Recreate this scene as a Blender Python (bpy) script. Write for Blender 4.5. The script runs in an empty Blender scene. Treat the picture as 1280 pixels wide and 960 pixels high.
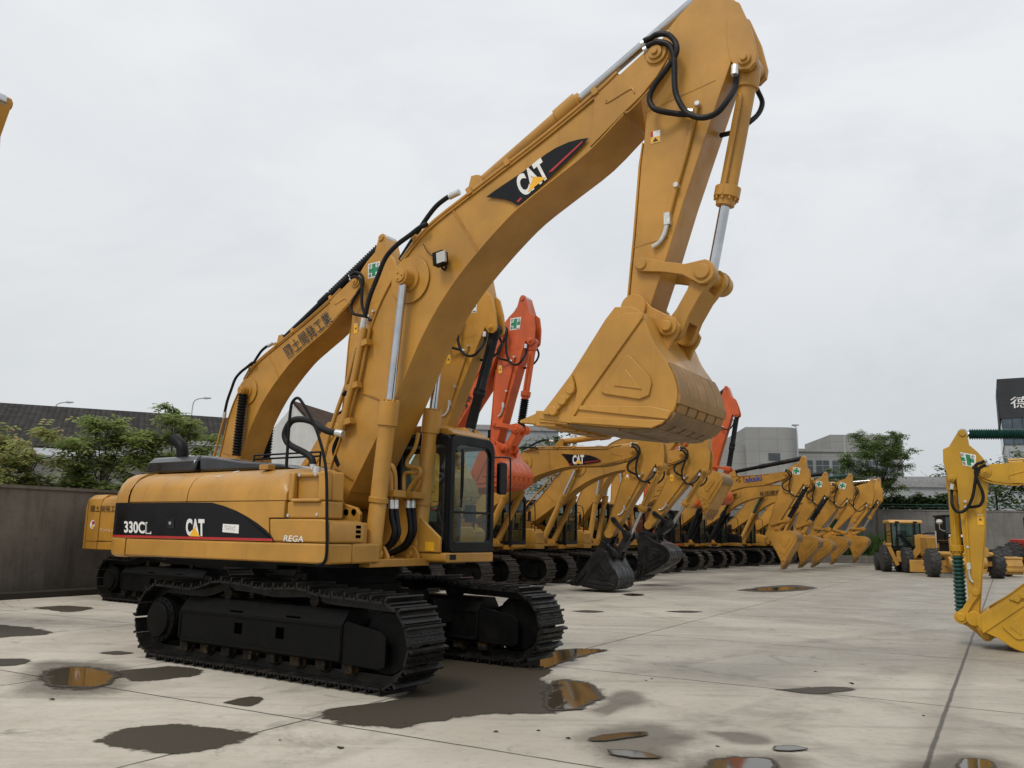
import bpy, bmesh, math, random
from mathutils import Vector, Matrix
random.seed(7)
PI = math.pi
R = math.radians
SC = bpy.context.scene
COL = SC.collection

# ------------------------------------------------------------------ materials
def new_mat(name):
    m = bpy.data.materials.new(name); m.use_nodes = True
    nt = m.node_tree
    for n in list(nt.nodes): nt.nodes.remove(n)
    out = nt.nodes.new('ShaderNodeOutputMaterial')
    return m, nt, out

class NT:
    """tiny helper to write node graphs"""
    def __init__(s, nt): s.nt = nt
    def n(s, typ, **kw):
        nd = s.nt.nodes.new(typ)
        for k, v in kw.items(): setattr(nd, k, v)
        return nd
    def l(s, a, b): s.nt.links.new(a, b)
    def val(s, sock, v):
        if hasattr(v, 'links') or isinstance(v, bpy.types.NodeSocket): s.l(v, sock)
        else: sock.default_value = v
    def math(s, op, a, b=0.0, c=None, clamp=False):
        nd = s.n('ShaderNodeMath', operation=op, use_clamp=clamp)
        s.val(nd.inputs[0], a); s.val(nd.inputs[1], b)
        if c is not None: s.val(nd.inputs[2], c)
        return nd.outputs[0]
    def noise(s, vec, scale, detail=4.0, rough=0.55, dist=0.0):
        nd = s.n('ShaderNodeTexNoise'); s.l(vec, nd.inputs['Vector'])
        nd.inputs['Scale'].default_value = scale; nd.inputs['Detail'].default_value = detail
        nd.inputs['Roughness'].default_value = rough; nd.inputs['Distortion'].default_value = dist
        return nd.outputs['Fac']
    def ramp(s, fac, lo, hi, a=0.0, b=1.0):
        nd = s.n('ShaderNodeMapRange'); nd.clamp = True
        nd.interpolation_type = 'SMOOTHSTEP'
        s.val(nd.inputs[0], fac); nd.inputs[1].default_value = lo; nd.inputs[2].default_value = hi
        nd.inputs[3].default_value = a; nd.inputs[4].default_value = b
        return nd.outputs[0]
    def mix(s, fac, a, b, blend='MIX'):
        nd = s.n('ShaderNodeMix', data_type='RGBA', blend_type=blend)
        s.val(nd.inputs[0], fac)
        for i, v in ((6, a), (7, b)):
            if isinstance(v, (tuple, list)): nd.inputs[i].default_value = (*v[:3], 1.0)
            else: s.l(v, nd.inputs[i])
        return nd.outputs[2]
    def bump(s, h, strength=0.2, dist=0.02):
        nd = s.n('ShaderNodeBump'); nd.inputs['Strength'].default_value = strength
        nd.inputs['Distance'].default_value = dist; s.l(h, nd.inputs['Height'])
        return nd.outputs[0]
    def bsdf(s, col, rough=0.5, metal=0.0, spec=0.5, normal=None, coat=0.0):
        nd = s.n('ShaderNodeBsdfPrincipled')
        if isinstance(col, (tuple, list)): nd.inputs['Base Color'].default_value = (*col[:3], 1.0)
        else: s.l(col, nd.inputs['Base Color'])
        s.val(nd.inputs['Roughness'], rough); s.val(nd.inputs['Metallic'], metal)
        nd.inputs['Specular IOR Level'].default_value = spec
        nd.inputs['Coat Weight'].default_value = coat
        nd.inputs['Coat Roughness'].default_value = 0.12
        if normal is not None: s.l(normal, nd.inputs['Normal'])
        return nd

def paint(name, col, rough=0.42, dust=(0.40, 0.30, 0.17), dust_amt=0.13, var=0.22, coat=0.12, grime=0.40, spec=0.45):
    """machine paint: slow tone changes, dust lying on upward faces, grime streaks running down, fine orange peel"""
    m, nt, out = new_mat(name); g = NT(nt)
    geo = g.n('ShaderNodeNewGeometry'); pos = geo.outputs['Position']
    big = g.noise(pos, 0.9, 5, 0.6); fine = g.noise(pos, 14.0, 5, 0.65)
    mp = g.n('ShaderNodeMapping'); mp.inputs['Scale'].default_value = (5.5, 5.5, 0.55); g.l(pos, mp.inputs['Vector'])
    streak = g.noise(mp.outputs[0], 1.0, 5, 0.7)
    c = g.mix(g.ramp(big, 0.3, 0.7), tuple(v * (1 - var) for v in col), tuple(min(1, v * (1 + var * 0.5)) for v in col))
    sep = g.n('ShaderNodeSeparateXYZ'); g.l(geo.outputs['Normal'], sep.inputs[0])
    up = g.ramp(sep.outputs[2], 0.25, 0.95)
    dn = g.math('MULTIPLY', up, g.ramp(fine, 0.3, 0.75)); dn = g.math('MULTIPLY', dn, dust_amt * 2)
    c = g.mix(dn, c, dust)
    gr = g.math('MULTIPLY', g.ramp(streak, 0.52, 0.78), grime)
    c = g.mix(gr, c, tuple(v * 0.55 for v in col))
    sp = g.math('MULTIPLY', g.ramp(g.noise(pos, 34.0, 3, 0.6), 0.66, 0.74), 0.35 * grime)
    c = g.mix(sp, c, (0.10, 0.08, 0.06))
    ms = g.n('ShaderNodeMapping'); ms.inputs['Rotation'].default_value = (0.5, 0.9, 0.3); ms.inputs['Scale'].default_value = (1.4, 46.0, 30.0); g.l(pos, ms.inputs['Vector'])
    scr = g.math('MULTIPLY', g.ramp(g.noise(ms.outputs[0], 1.0, 3, 0.5), 0.70, 0.74), g.ramp(g.noise(pos, 1.3, 3), 0.52, 0.66))
    c = g.mix(g.math('MULTIPLY', scr, 0.5 * grime), c, tuple(v * 0.45 + 0.05 for v in col))
    chip = g.math('MULTIPLY', g.ramp(g.noise(pos, 21.0, 2, 0.5), 0.73, 0.75), g.ramp(big, 0.55, 0.65))
    c = g.mix(g.math('MULTIPLY', chip, 1.2 * grime), c, (0.07, 0.045, 0.03))
    rg = g.ramp(g.noise(pos, 3.0, 5), 0.3, 0.7, rough - 0.08, rough + 0.14)
    b = g.bsdf(c, rg, 0, spec, g.bump(fine, 0.05, 0.01), coat)
    g.l(b.outputs[0], out.inputs[0]); return m

def plain(name, col, rough=0.5, metal=0.0, var=0.2, scale=6.0, spec=0.5, bump=0.1):
    m, nt, out = new_mat(name); g = NT(nt)
    pos = g.n('ShaderNodeNewGeometry').outputs['Position']
    nz = g.noise(pos, scale, 5, 0.6)
    c = g.mix(g.ramp(nz, 0.3, 0.7), tuple(v * (1 - var) for v in col), tuple(min(1, v * (1 + var)) for v in col))
    rg = g.ramp(g.noise(pos, scale * 0.6, 4), 0.3, 0.7, max(0.02, rough - 0.08), rough + 0.1)
    b = g.bsdf(c, rg, metal, spec, g.bump(g.noise(pos, scale * 6, 4), bump, 0.01))
    g.l(b.outputs[0], out.inputs[0]); return m

def dirty_steel(name, col, dirt, amt=0.5, rough=0.5, metal=0.3, scale=5.0, spec=0.4):
    m, nt, out = new_mat(name); g = NT(nt)
    pos = g.n('ShaderNodeNewGeometry').outputs['Position']
    a = g.noise(pos, scale, 6, 0.7); b_ = g.noise(pos, scale * 7, 4, 0.6)
    f = g.math('MULTIPLY', g.ramp(a, 0.45, 0.7), amt)
    c = g.mix(f, col, dirt)
    c = g.mix(g.math('MULTIPLY', g.ramp(b_, 0.55, 0.8), 0.5), c, tuple(v * 1.9 for v in col))
    b = g.bsdf(c, g.ramp(a, 0.35, 0.7, rough - 0.1, rough + 0.3), metal, spec, g.bump(b_, 0.25, 0.01))
    g.l(b.outputs[0], out.inputs[0]); return m

def glass(name, tint=(0.72, 0.86, 0.84), refl=1.0, amt=0.0):
    m, nt, out = new_mat(name); g = NT(nt)
    tr = g.n('ShaderNodeBsdfTransparent'); tr.inputs[0].default_value = (*tint, 1)
    gl = g.n('ShaderNodeBsdfGlossy'); gl.inputs['Roughness'].default_value = 0.03
    lw = g.n('ShaderNodeLayerWeight'); lw.inputs[0].default_value = 0.5
    fr = g.math('ADD', g.math('MULTIPLY', g.math('POWER', lw.outputs['Facing'], 4.0), .8), .045)
    pos = g.n('ShaderNodeNewGeometry').outputs['Position']
    df = g.n('ShaderNodeBsdfDiffuse'); df.inputs[0].default_value = (0.35, 0.36, 0.33, 1)
    mx = g.n('ShaderNodeMixShader'); g.l(fr, mx.inputs[0]); g.l(tr.outputs[0], mx.inputs[1]); g.l(gl.outputs[0], mx.inputs[2])
    m2 = g.n('ShaderNodeMixShader'); m2.inputs[0].default_value = 0.03
    g.l(mx.outputs[0], m2.inputs[1]); g.l(df.outputs[0], m2.inputs[2])
    g.l(m2.outputs[0], out.inputs[0]); return m

def foliage(name, dark, light, dead=None, trans=0.35):
    m, nt, out = new_mat(name); g = NT(nt)
    geo = g.n('ShaderNodeNewGeometry'); pos = geo.outputs['Position']
    rnd = geo.outputs['Random Per Island']
    nz = g.noise(pos, 0.8, 4)
    f = g.math('ADD', g.math('MULTIPLY', rnd, 0.55), g.math('MULTIPLY', g.ramp(nz, 0.3, 0.7), 0.45))
    c = g.mix(f, dark, light)
    if dead: c = g.mix(g.math('GREATER_THAN', rnd, 0.9), c, dead)
    b = g.bsdf(c, 0.55, 0, 0.3)
    t = g.n('ShaderNodeBsdfTranslucent'); g.l(c, t.inputs[0])
    mx = g.n('ShaderNodeMixShader'); mx.inputs[0].default_value = trans
    g.l(b.outputs[0], mx.inputs[1]); g.l(t.outputs[0], mx.inputs[2]); g.l(mx.outputs[0], out.inputs[0]); return m

YEL = (0.455, 0.226, 0.034)
M = {}
M['yellow'] = paint('ochre_yellow_paint', YEL)
M['yellow_b'] = paint('yellow_paint_older', (0.46, 0.222, 0.028), 0.45, dust_amt=0.15)
M['yellow_c'] = paint('yellow_paint_row', (0.41, 0.20, 0.024), 0.5, dust_amt=0.14)
M['bright'] = paint('bright_yellow_paint', (0.50, 0.27, 0.012), 0.42, dust_amt=0.12, grime=.45)
M['orange'] = paint('orange_red_paint', (0.56, 0.092, 0.016), 0.42, dust=(0.45, 0.20, 0.10), dust_amt=0.10)
M['red'] = paint('dull_red_paint', (0.36, 0.03, 0.016), 0.45)
M['black'] = paint('black_paint', (0.0045, 0.005, 0.006), 0.40, dust=(0.05, 0.047, 0.043), dust_amt=0.06, coat=0.0, grime=0.1, spec=0.2)
M['black_gloss'] = paint('black_gloss_paint', (0.008, 0.009, 0.011), 0.22, dust=(0.10, 0.095, 0.09), dust_amt=0.08, coat=0.4, grime=0.1)
M['frame_black'] = dirty_steel('undercarriage_black', (0.0036, 0.0039, 0.0039), (0.018, 0.014, 0.009), 0.3, 0.5, 0.0, 2.5, spec=0.10)
M['track'] = dirty_steel('track_shoe_steel', (0.010, 0.0098, 0.0095), (0.042, 0.031, 0.021), 0.45, 0.40, 0.25, 5.0, spec=0.3)
M['track_b'] = dirty_steel('worn_track_shoe_steel', (0.035, 0.031, 0.027), (0.115, 0.088, 0.062), 0.75, 0.55, 0.25, 5.0)
M['roller'] = dirty_steel('muddy_roller_steel', (0.008, 0.008, 0.007), (0.12, 0.068, 0.024), 0.6, 0.65, 0.0, 9.0, spec=0.15)
M['rubber'] = plain('black_rubber', (0.007, 0.007, 0.0075), 0.5, 0, 0.3, 12, spec=0.25)
M['tyre'] = plain('tyre_rubber', (0.030, 0.029, 0.028), 0.75, 0, 0.35, 8)
M['green_boot'] = plain('green_rubber_boot', (0.010, 0.052, 0.042), 0.42, 0, 0.25, 10)
M['chrome'] = plain('chromed_rod', (0.50, 0.51, 0.53), 0.10, 1.0, 0.1, 4, bump=0.01)
M['zinc'] = plain('zinc_fitting', (0.62, 0.62, 0.60), 0.32, 0.8, 0.15, 30)
M['glass'] = glass('cab_glass')
M['glass_dark'] = glass('dark_cab_glass', (0.38, 0.44, 0.43))
M['interior'] = plain('cab_interior', (0.022, 0.022, 0.023), 0.7)
M['seat'] = plain('seat_vinyl', (0.085, 0.075, 0.05), 0.6)
M['seat_yel'] = plain('olive_cab_panel', (0.10, 0.085, 0.03), 0.6)
M['white'] = plain('white_vinyl', (0.74, 0.73, 0.70), 0.45, 0, 0.08, 10, bump=0.02)
M['dec_black'] = plain('black_vinyl', (0.004, 0.0043, 0.0055), 0.34, 0, 0.2, 5, spec=0.25, bump=0.01)
M['dec_red'] = plain('red_vinyl', (0.42, 0.018, 0.022), 0.4, 0, 0.1, 5, bump=0.01)
M['dec_yel'] = plain('yellow_vinyl', (0.80, 0.42, 0.02), 0.4, 0, 0.08, 5, bump=0.01)
M['dec_green'] = plain('green_vinyl', (0.010, 0.20, 0.085), 0.4, 0, 0.1, 5, bump=0.01)
M['dec_blue'] = plain('blue_vinyl', (0.02, 0.07, 0.32), 0.4, 0, 0.1, 5, bump=0.01)
M['ink'] = plain('black_lettering', (0.010, 0.010, 0.012), 0.4, 0, 0.1, 5, bump=0.01)
M['lamp'] = plain('lamp_lens', (0.45, 0.45, 0.42), 0.15, 0, 0.1, 40)
M['joint'] = plain('weld_seam', (0.36, 0.17, 0.027), 0.5)
M['wear'] = dirty_steel('worn_bucket_steel', (0.28, 0.15, 0.045), (0.24, 0.18, 0.11), 0.75, 0.55, 0.0, 3.0)
M['heel'] = dirty_steel('scuffed_heel_steel', (0.20, 0.12, 0.05), (0.15, 0.12, 0.085), 0.8, 0.6, 0.0, 4.0)
M['bucket_black'] = dirty_steel('black_bucket_paint', (0.0055, 0.0058, 0.006), (0.03, 0.027, 0.023), 0.4, 0.38, 0.0, 2.5)
M['shadow_gap'] = plain('panel_gap', (0.0008, 0.0008, 0.0008), 0.9, spec=0.0)

# ------------------------------------------------------------------ mesh builder
class MB:
    def __init__(s): s.v = []; s.f = []; s.mi = []; s.m = 0
    def add(s, vs, fs):
        o = len(s.v); s.v += [tuple(v) for v in vs]
        for f in fs: s.f.append(tuple(i + o for i in f)); s.mi.append(s.m)
        return s
    def mat(s, i): s.m = i; return s
    def box(s, x0, x1, y0, y1, z0, z1):
        return s.add([(x, y, z) for x in (x0, x1) for y in (y0, y1) for z in (z0, z1)],
                     [(0, 1, 3, 2), (4, 6, 7, 5), (0, 4, 5, 1), (2, 3, 7, 6), (0, 2, 6, 4), (1, 5, 7, 3)])
    def obox(s, c, ax, h):
        c = Vector(c); a = [Vector(q).normalized() * k for q, k in zip(ax, h)]
        return s.add([c + a[0] * i + a[1] * j + a[2] * k for i in (-1, 1) for j in (-1, 1) for k in (-1, 1)],
                     [(0, 1, 3, 2), (4, 6, 7, 5), (0, 4, 5, 1), (2, 3, 7, 6), (0, 2, 6, 4), (1, 5, 7, 3)])
    def prism(s, o, y0, y1):
        n = len(o)
        return s.add([(x, y0, z) for x, z in o] + [(x, y1, z) for x, z in o],
                     [tuple(range(n)), tuple(range(2 * n - 1, n - 1, -1))] + [(i, i + n, (i + 1) % n + n, (i + 1) % n) for i in range(n)])
    def prism_axis(s, o, org, u, v, w):
        """outline o in the (u, v) plane through org, pushed along w"""
        org, u, v, w = Vector(org), Vector(u), Vector(v), Vector(w); n = len(o)
        a = [org + u * p + v * q for p, q in o]
        return s.add(a + [p + w for p in a], [tuple(range(n)), tuple(range(2 * n - 1, n - 1, -1))] + [(i, i + n, (i + 1) % n + n, (i + 1) % n) for i in range(n)])
    def sheet(s, o, y):
        return s.add([(x, y, z) for x, z in o], [tuple(range(len(o)))])
    def ribbon(s, p, th, y0, y1):
        """strip following the (x, z) polyline p, thickness th to its left"""
        n = len(p); off = []
        for i in range(n):
            a = Vector(p[max(0, i - 1)]); b = Vector(p[min(n - 1, i + 1)]); d = (b - a).normalized()
            off.append((p[i][0] - d.y * th, p[i][1] + d.x * th))
        v = []; f = []
        for i in range(n):
            v += [(p[i][0], y0, p[i][1]), (p[i][0], y1, p[i][1]), (off[i][0], y1, off[i][1]), (off[i][0], y0, off[i][1])]
        for i in range(n - 1):
            a = 4 * i
            for k in range(4): f.append((a + k, a + (k + 1) % 4, a + 4 + (k + 1) % 4, a + 4 + k))
        f += [(3, 2, 1, 0), tuple(4 * (n - 1) + k for k in range(4))]
        return s.add(v, f)
    def cyl(s, p0, p1, r0, r1=None, n=18):
        if r1 is None: r1 = r0
        return s.lathe(p0, p1, [(0, r0), (1, r1)], n)
    def lathe(s, p0, p1, prof, n=18):
        """revolve (t, radius) pairs about the line p0 -> p1"""
        p0, p1 = Vector(p0), Vector(p1); d = (p1 - p0); dn = d.normalized()
        a = dn.orthogonal().normalized(); b = dn.cross(a)
        v = []; f = []
        for t, r in prof:
            for k in range(n):
                q = 2 * PI * k / n; v.append(p0 + d * t + (a * math.cos(q) + b * math.sin(q)) * r)
        for i in range(len(prof) - 1):
            for k in range(n): f.append((i * n + k, i * n + (k + 1) % n, (i + 1) * n + (k + 1) % n, (i + 1) * n + k))
        f += [tuple(range(n - 1, -1, -1)), tuple((len(prof) - 1) * n + k for k in range(n))]
        return s.add(v, f)
    def tube(s, pts, r, n=8, sm=5):
        P = smooth(pts, sm) if sm > 1 else [Vector(p) for p in pts]
        v = []; f = []; up = None
        for i, p in enumerate(P):
            d = (P[min(i + 1, len(P) - 1)] - P[max(i - 1, 0)]).normalized()
            if up is None: up = d.orthogonal().normalized()
            up = (up - d * up.dot(d)).normalized(); b = d.cross(up)
            for k in range(n):
                q = 2 * PI * k / n; v.append(p + (up * math.cos(q) + b * math.sin(q)) * r)
        for i in range(len(P) - 1):
            for k in range(n): f.append((i * n + k, i * n + (k + 1) % n, (i + 1) * n + (k + 1) % n, (i + 1) * n + k))
        f += [tuple(range(n - 1, -1, -1)), tuple((len(P) - 1) * n + k for k in range(n))]
        return s.add(v, f)
    def ring(s, outer, inner, org, u, v, w):
        """frame between two loops of equal length, pushed along w"""
        org, u, v, w = Vector(org), Vector(u), Vector(v), Vector(w); n = len(outer)
        a = [org + u * p + v * q for p, q in outer]; b = [org + u * p + v * q for p, q in inner]
        V = a + b + [p + w for p in a] + [p + w for p in b]; F = []
        for i in range(n):
            j = (i + 1) % n
            F += [(i, j, n + j, n + i), (2 * n + i, 3 * n + i, 3 * n + j, 2 * n + j), (i, 2 * n + i, 2 * n + j, j), (n + i, n + j, 3 * n + j, 3 * n + i)]
        return s.add(V, F)
    def split(s, name, mats, parent=None, bevel=0.0, **kw):
        """one object per connected piece"""
        par = list(range(len(s.v)))
        def find(i):
            while par[i] != i: par[i] = par[par[i]]; i = par[i]
            return i
        for f in s.f:
            for q in f[1:]: par[find(q)] = find(f[0])
        groups = {}
        for f, k in zip(s.f, s.mi): groups.setdefault(find(f[0]), []).append((f, k))
        for fl in groups.values():
            ids = sorted({i for f, _ in fl for i in f}); mp = {i: n for n, i in enumerate(ids)}
            t = MB(); t.v = [s.v[i] for i in ids]; t.f = [tuple(mp[i] for i in f) for f, _ in fl]; t.mi = [k for _, k in fl]; t.build(name, mats, parent, bevel, **kw)
    def build(s, name, mats, parent=None, bevel=0.0, ang=35, smooth_=True, normals=True):
        me = bpy.data.meshes.new(name); me.from_pydata([tuple(v) for v in s.v], [], s.f); me.update()
        if normals:
            bm = bmesh.new(); bm.from_mesh(me); bmesh.ops.recalc_face_normals(bm, faces=bm.faces); bm.to_mesh(me); bm.free()
        if not isinstance(mats, (list, tuple)): mats = [mats]
        for m in mats: me.materials.append(m)
        if len(mats) > 1:
            for p, i in zip(me.polygons, s.mi): p.material_index = i
        if smooth_:
            me.polygons.foreach_set('use_smooth', [True] * len(me.polygons)); me.set_sharp_from_angle(angle=R(ang))
        o = bpy.data.objects.new(name, me); COL.objects.link(o)
        if parent is not None: o.parent = parent
        if bevel:
            b = o.modifiers.new('edge', 'BEVEL'); b.width = bevel; b.segments = 2; b.limit_method = 'ANGLE'; b.angle_limit = R(40)
            b.harden_normals = False
        return o

def smooth(pts, k):
    P = [Vector(p) for p in pts]; out = []
    for i in range(len(P) - 1):
        a, b, c, d = P[max(i - 1, 0)], P[i], P[i + 1], P[min(i + 2, len(P) - 1)]
        for j in range(k):
            t = j / k
            out.append(0.5 * ((2 * b) + (c - a) * t + (2 * a - 5 * b + 4 * c - d) * t * t + (3 * b - a - 3 * c + d) * t ** 3))
    out.append(P[-1]); return out

def smooth2(pts, k=4): return [(p.x, p.y) for p in smooth([(x, z, 0) for x, z in pts], k)]
def circle(c, r, n=16, a0=0.0, a1=2 * PI): return [(c[0] + r * math.cos(a0 + (a1 - a0) * i / n), c[1] + r * math.sin(a0 + (a1 - a0) * i / n)) for i in range(n)]
def rrect(x0, x1, y0, y1, r, k=5):
    o = []
    rs = r if isinstance(r, (list, tuple)) else (r,) * 4
    for (cx, cy, a), q in zip(((x1, y1, 0), (x0, y1, 90), (x0, y0, 180), (x1, y0, 270)), rs):
        sx = -1 if cx == x1 else 1; sy = -1 if cy == y1 else 1
        for i in range(k + 1):
            t = R(a + 90 * i / k); o.append((cx + sx * q + q * math.cos(t), cy + sy * q + q * math.sin(t)))
    return o

def empty(name, loc=(0, 0, 0), rz=0.0, label=None, cat=None, group=None):
    o = bpy.data.objects.new(name, None); COL.objects.link(o); o.location = loc; o.rotation_euler = (0, 0, rz); o.empty_display_size = 0.3
    return tag(o, label, cat, group)
def tag(o, label=None, cat=None, group=None, kind=None):
    for k, v in (('label', label), ('category', cat), ('group', group), ('kind', kind)):
        if v: o[k] = v
    return o

_txt = {}
def text_mesh(body, off=0.0):
    key = (body, off)
    if key in _txt: return _txt[key]
    cu = bpy.data.curves.new('lettering', 'FONT'); cu.body = body; cu.offset = off; cu.resolution_u = 4
    o = bpy.data.objects.new('lettering', cu); COL.objects.link(o)
    bpy.context.view_layer.update()
    ev = o.evaluated_get(bpy.context.evaluated_depsgraph_get()); me = ev.to_mesh()
    v = [(p.co.x, p.co.y) for p in me.vertices]; f = [tuple(p.vertices) for p in me.polygons]
    ev.to_mesh_clear(); bpy.data.objects.remove(o); bpy.data.curves.remove(cu)
    x0 = min(p[0] for p in v); x1 = max(p[0] for p in v); y0 = min(p[1] for p in v); y1 = max(p[1] for p in v)
    v = [((a - x0) / (x1 - x0), (b - y0) / (y1 - y0)) for a, b in v]
    _txt[key] = (v, f, (x1 - x0) / (y1 - y0)); return _txt[key]
def lettering(mb, body, org, u, v, off=0.0):
    """letters fill the parallelogram org + u*[0,1] + v*[0,1]"""
    tv, tf, _ = text_mesh(body, off); org, u, v = Vector(org), Vector(u), Vector(v)
    return mb.add([org + u * a + v * b for a, b in tv], tf)

def simil(p0, p1, q0, q1):
    """plane similarity taking p0->q0 and p1->q1"""
    a = complex(p1[0] - p0[0], p1[1] - p0[1]); b = complex(q1[0] - q0[0], q1[1] - q0[1]); k = b / a
    def f(p):
        w = complex(q0[0], q0[1]) + k * complex(p[0] - p0[0], p[1] - p0[1]); return (w.real, w.imag)
    f.k = k; f.s = abs(k)
    return f

# ------------------------------------------------------------------ excavator: measured side profiles (metres, x forward, z up)
A0, B0, D0, E0 = (-0.05, 2.20), (4.80, 7.33), (4.48, 4.29), (4.89, 4.02)
K0, G0, M0, T0, N0 = (4.55, 4.81), (5.27, 4.61), (5.80, 7.01), (5.42, 8.24), (2.08, 6.42)
S0, Q0 = (1.16, 5.13), (0.80, 1.45)            # boom cylinder: pin on the boom, foot on the deck
BOOM_UP = [(-.21, 2.2), (-.19, 2.46), (-.13, 2.67), (.02, 3.04), (.14, 3.39), (.27, 3.78), (.42, 4.36), (.57, 4.74), (.74, 5.04), (.99, 5.38), (1.25, 5.64), (1.55, 5.85), (2.15, 6.13), (2.74, 6.40), (3.30, 6.66), (4.01, 7.02), (4.30, 7.20), (4.60, 7.40)]
BOOM_LO = [(4.80, 7.05), (4.60, 6.86), (4.36, 6.70), (3.90, 6.35), (3.40, 6.09), (2.90, 5.83), (2.55, 5.58), (2.25, 5.33), (1.98, 5.08), (1.76, 4.84), (1.56, 4.58), (1.36, 4.27), (1.20, 3.97), (.94, 3.47), (.60, 2.90), (.22, 2.28), (.12, 2.14), (.0, 2.06), (-.12, 2.06)]
STICK = [(4.36, 4.38), (4.45, 5.2), (4.53, 6.05), (4.57, 6.32), (4.62, 6.83), (4.65, 7.22), (4.72, 7.46), (4.80, 7.56), (4.90, 7.68), (5.02, 7.80), (5.24, 7.96), (5.33, 8.24), (5.38, 8.33), (5.46, 8.34), (5.52, 8.26), (5.65, 7.80), (5.74, 7.42), (5.72, 7.22), (5.50, 6.67), (5.28, 6.10), (5.05, 5.50), (4.82, 4.84), (4.64, 4.36), (4.58, 4.22), (4.50, 4.15), (4.41, 4.19)]
EAR = [(5.60, 7.86), (5.76, 7.72), (5.88, 7.36), (5.94, 7.04), (5.92, 6.94), (5.84, 6.88), (5.74, 6.90), (5.66, 7.0), (5.62, 7.10), (5.60, 7.3)]
BUCKET = [(4.72, 4.14), (4.80, 3.95), (4.88, 3.76), (5.02, 3.54), (5.10, 3.36), (5.13, 3.20), (5.10, 3.06), (5.02, 2.95), (4.88, 2.88), (4.70, 2.865), (4.30, 2.90), (3.82, 2.97), (3.46, 3.035)]   # shell, hinge to lip
SIDE = [(4.42, 4.20), (4.30, 4.09), (3.87, 3.51), (3.49, 3.09)]                                                                              # mouth edge, hinge to lip

def qpt(p, y): return (p[0], y, p[1])

_tracks = {}
def track_mesh(width, matname, lod, sag=True):
    key = (width, matname, lod, sag)
    if key in _tracks: return _tracks[key]
    r = 0.44; zc = 0.53; L = 2.02
    path = [(-L + 0.0 * i, zc - r) for i in range(1)]
    path = [(x, zc - r) for x in [-L + 2 * L * i / 30 for i in range(31)]]
    path += [(L + r * math.sin(a), zc - r * math.cos(a)) for a in [PI * i / 16 for i in range(1, 16)]]
    top = [(L, zc + r), (1.64, .985), (1.1, 1.0), (.85, 1.045), (.61, 1.055), (.1, 1.03), (-.33, 1.065), (-.75, 1.07), (-.91, 1.05), (-1.15, .985), (-1.38, .955), (-1.7, .965), (-L, zc + r)]
    path += smooth2(top, 4)
    path += [(-L - r * math.sin(a), zc + r * math.cos(a)) for a in [PI * i / 16 for i in range(1, 16)]]
    path.append(path[0])
    d = [0]
    for a, b in zip(path, path[1:]): d.append(d[-1] + math.hypot(b[0] - a[0], b[1] - a[1]))
    n = 54; step = d[-1] / n; mb = MB(); j = 0; h = width / 2
    cen = []
    for i in range(n):
        t = i * step + .01
        while d[j + 1] < t: j += 1
        k = (t - d[j]) / (d[j + 1] - d[j]); a, b = path[j], path[j + 1]
        p = Vector((a[0] + (b[0] - a[0]) * k, 0, a[1] + (b[1] - a[1]) * k)); tg = Vector((b[0] - a[0], 0, b[1] - a[1])).normalized()
        nr = Vector((tg.z, 0, -tg.x)); cen.append(p)
        Y = Vector((0, 1, 0))
        mb.obox(p + nr * .012, (tg, Y, nr), (step * .47, h, .012))
        if lod < 2:
            mb.obox(p + nr * .045 + tg * step * .42, (tg, Y, nr), (.014, h, .034))
            mb.obox(p + nr * .030 + tg * step * .05, (tg, Y, nr), (.010, h * .98, .016))
            mb.obox(p + nr * .030 - tg * step * .32, (tg, Y, nr), (.010, h * .98, .016))
        else:
            mb.obox(p + nr * .04 + tg * step * .4, (tg, Y, nr), (.022, h, .03))
        for s in (-1, 1):
            mb.obox(p - nr * .05 + Y * s * .09, (tg, Y, nr), (step * .52, .022, .05))
            if lod == 0:
                for q in (-.055, .02):
                    for w in (.07, .15): mb.obox(p + nr * .03 + tg * q + Y * s * w, (tg, Y, nr), (.012, .012, .008))
    o = mb.build('track', M[matname], None, ang=20, smooth_=False)
    _tracks[key] = o.data; bpy.data.objects.remove(o)
    return _tracks[key]

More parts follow.
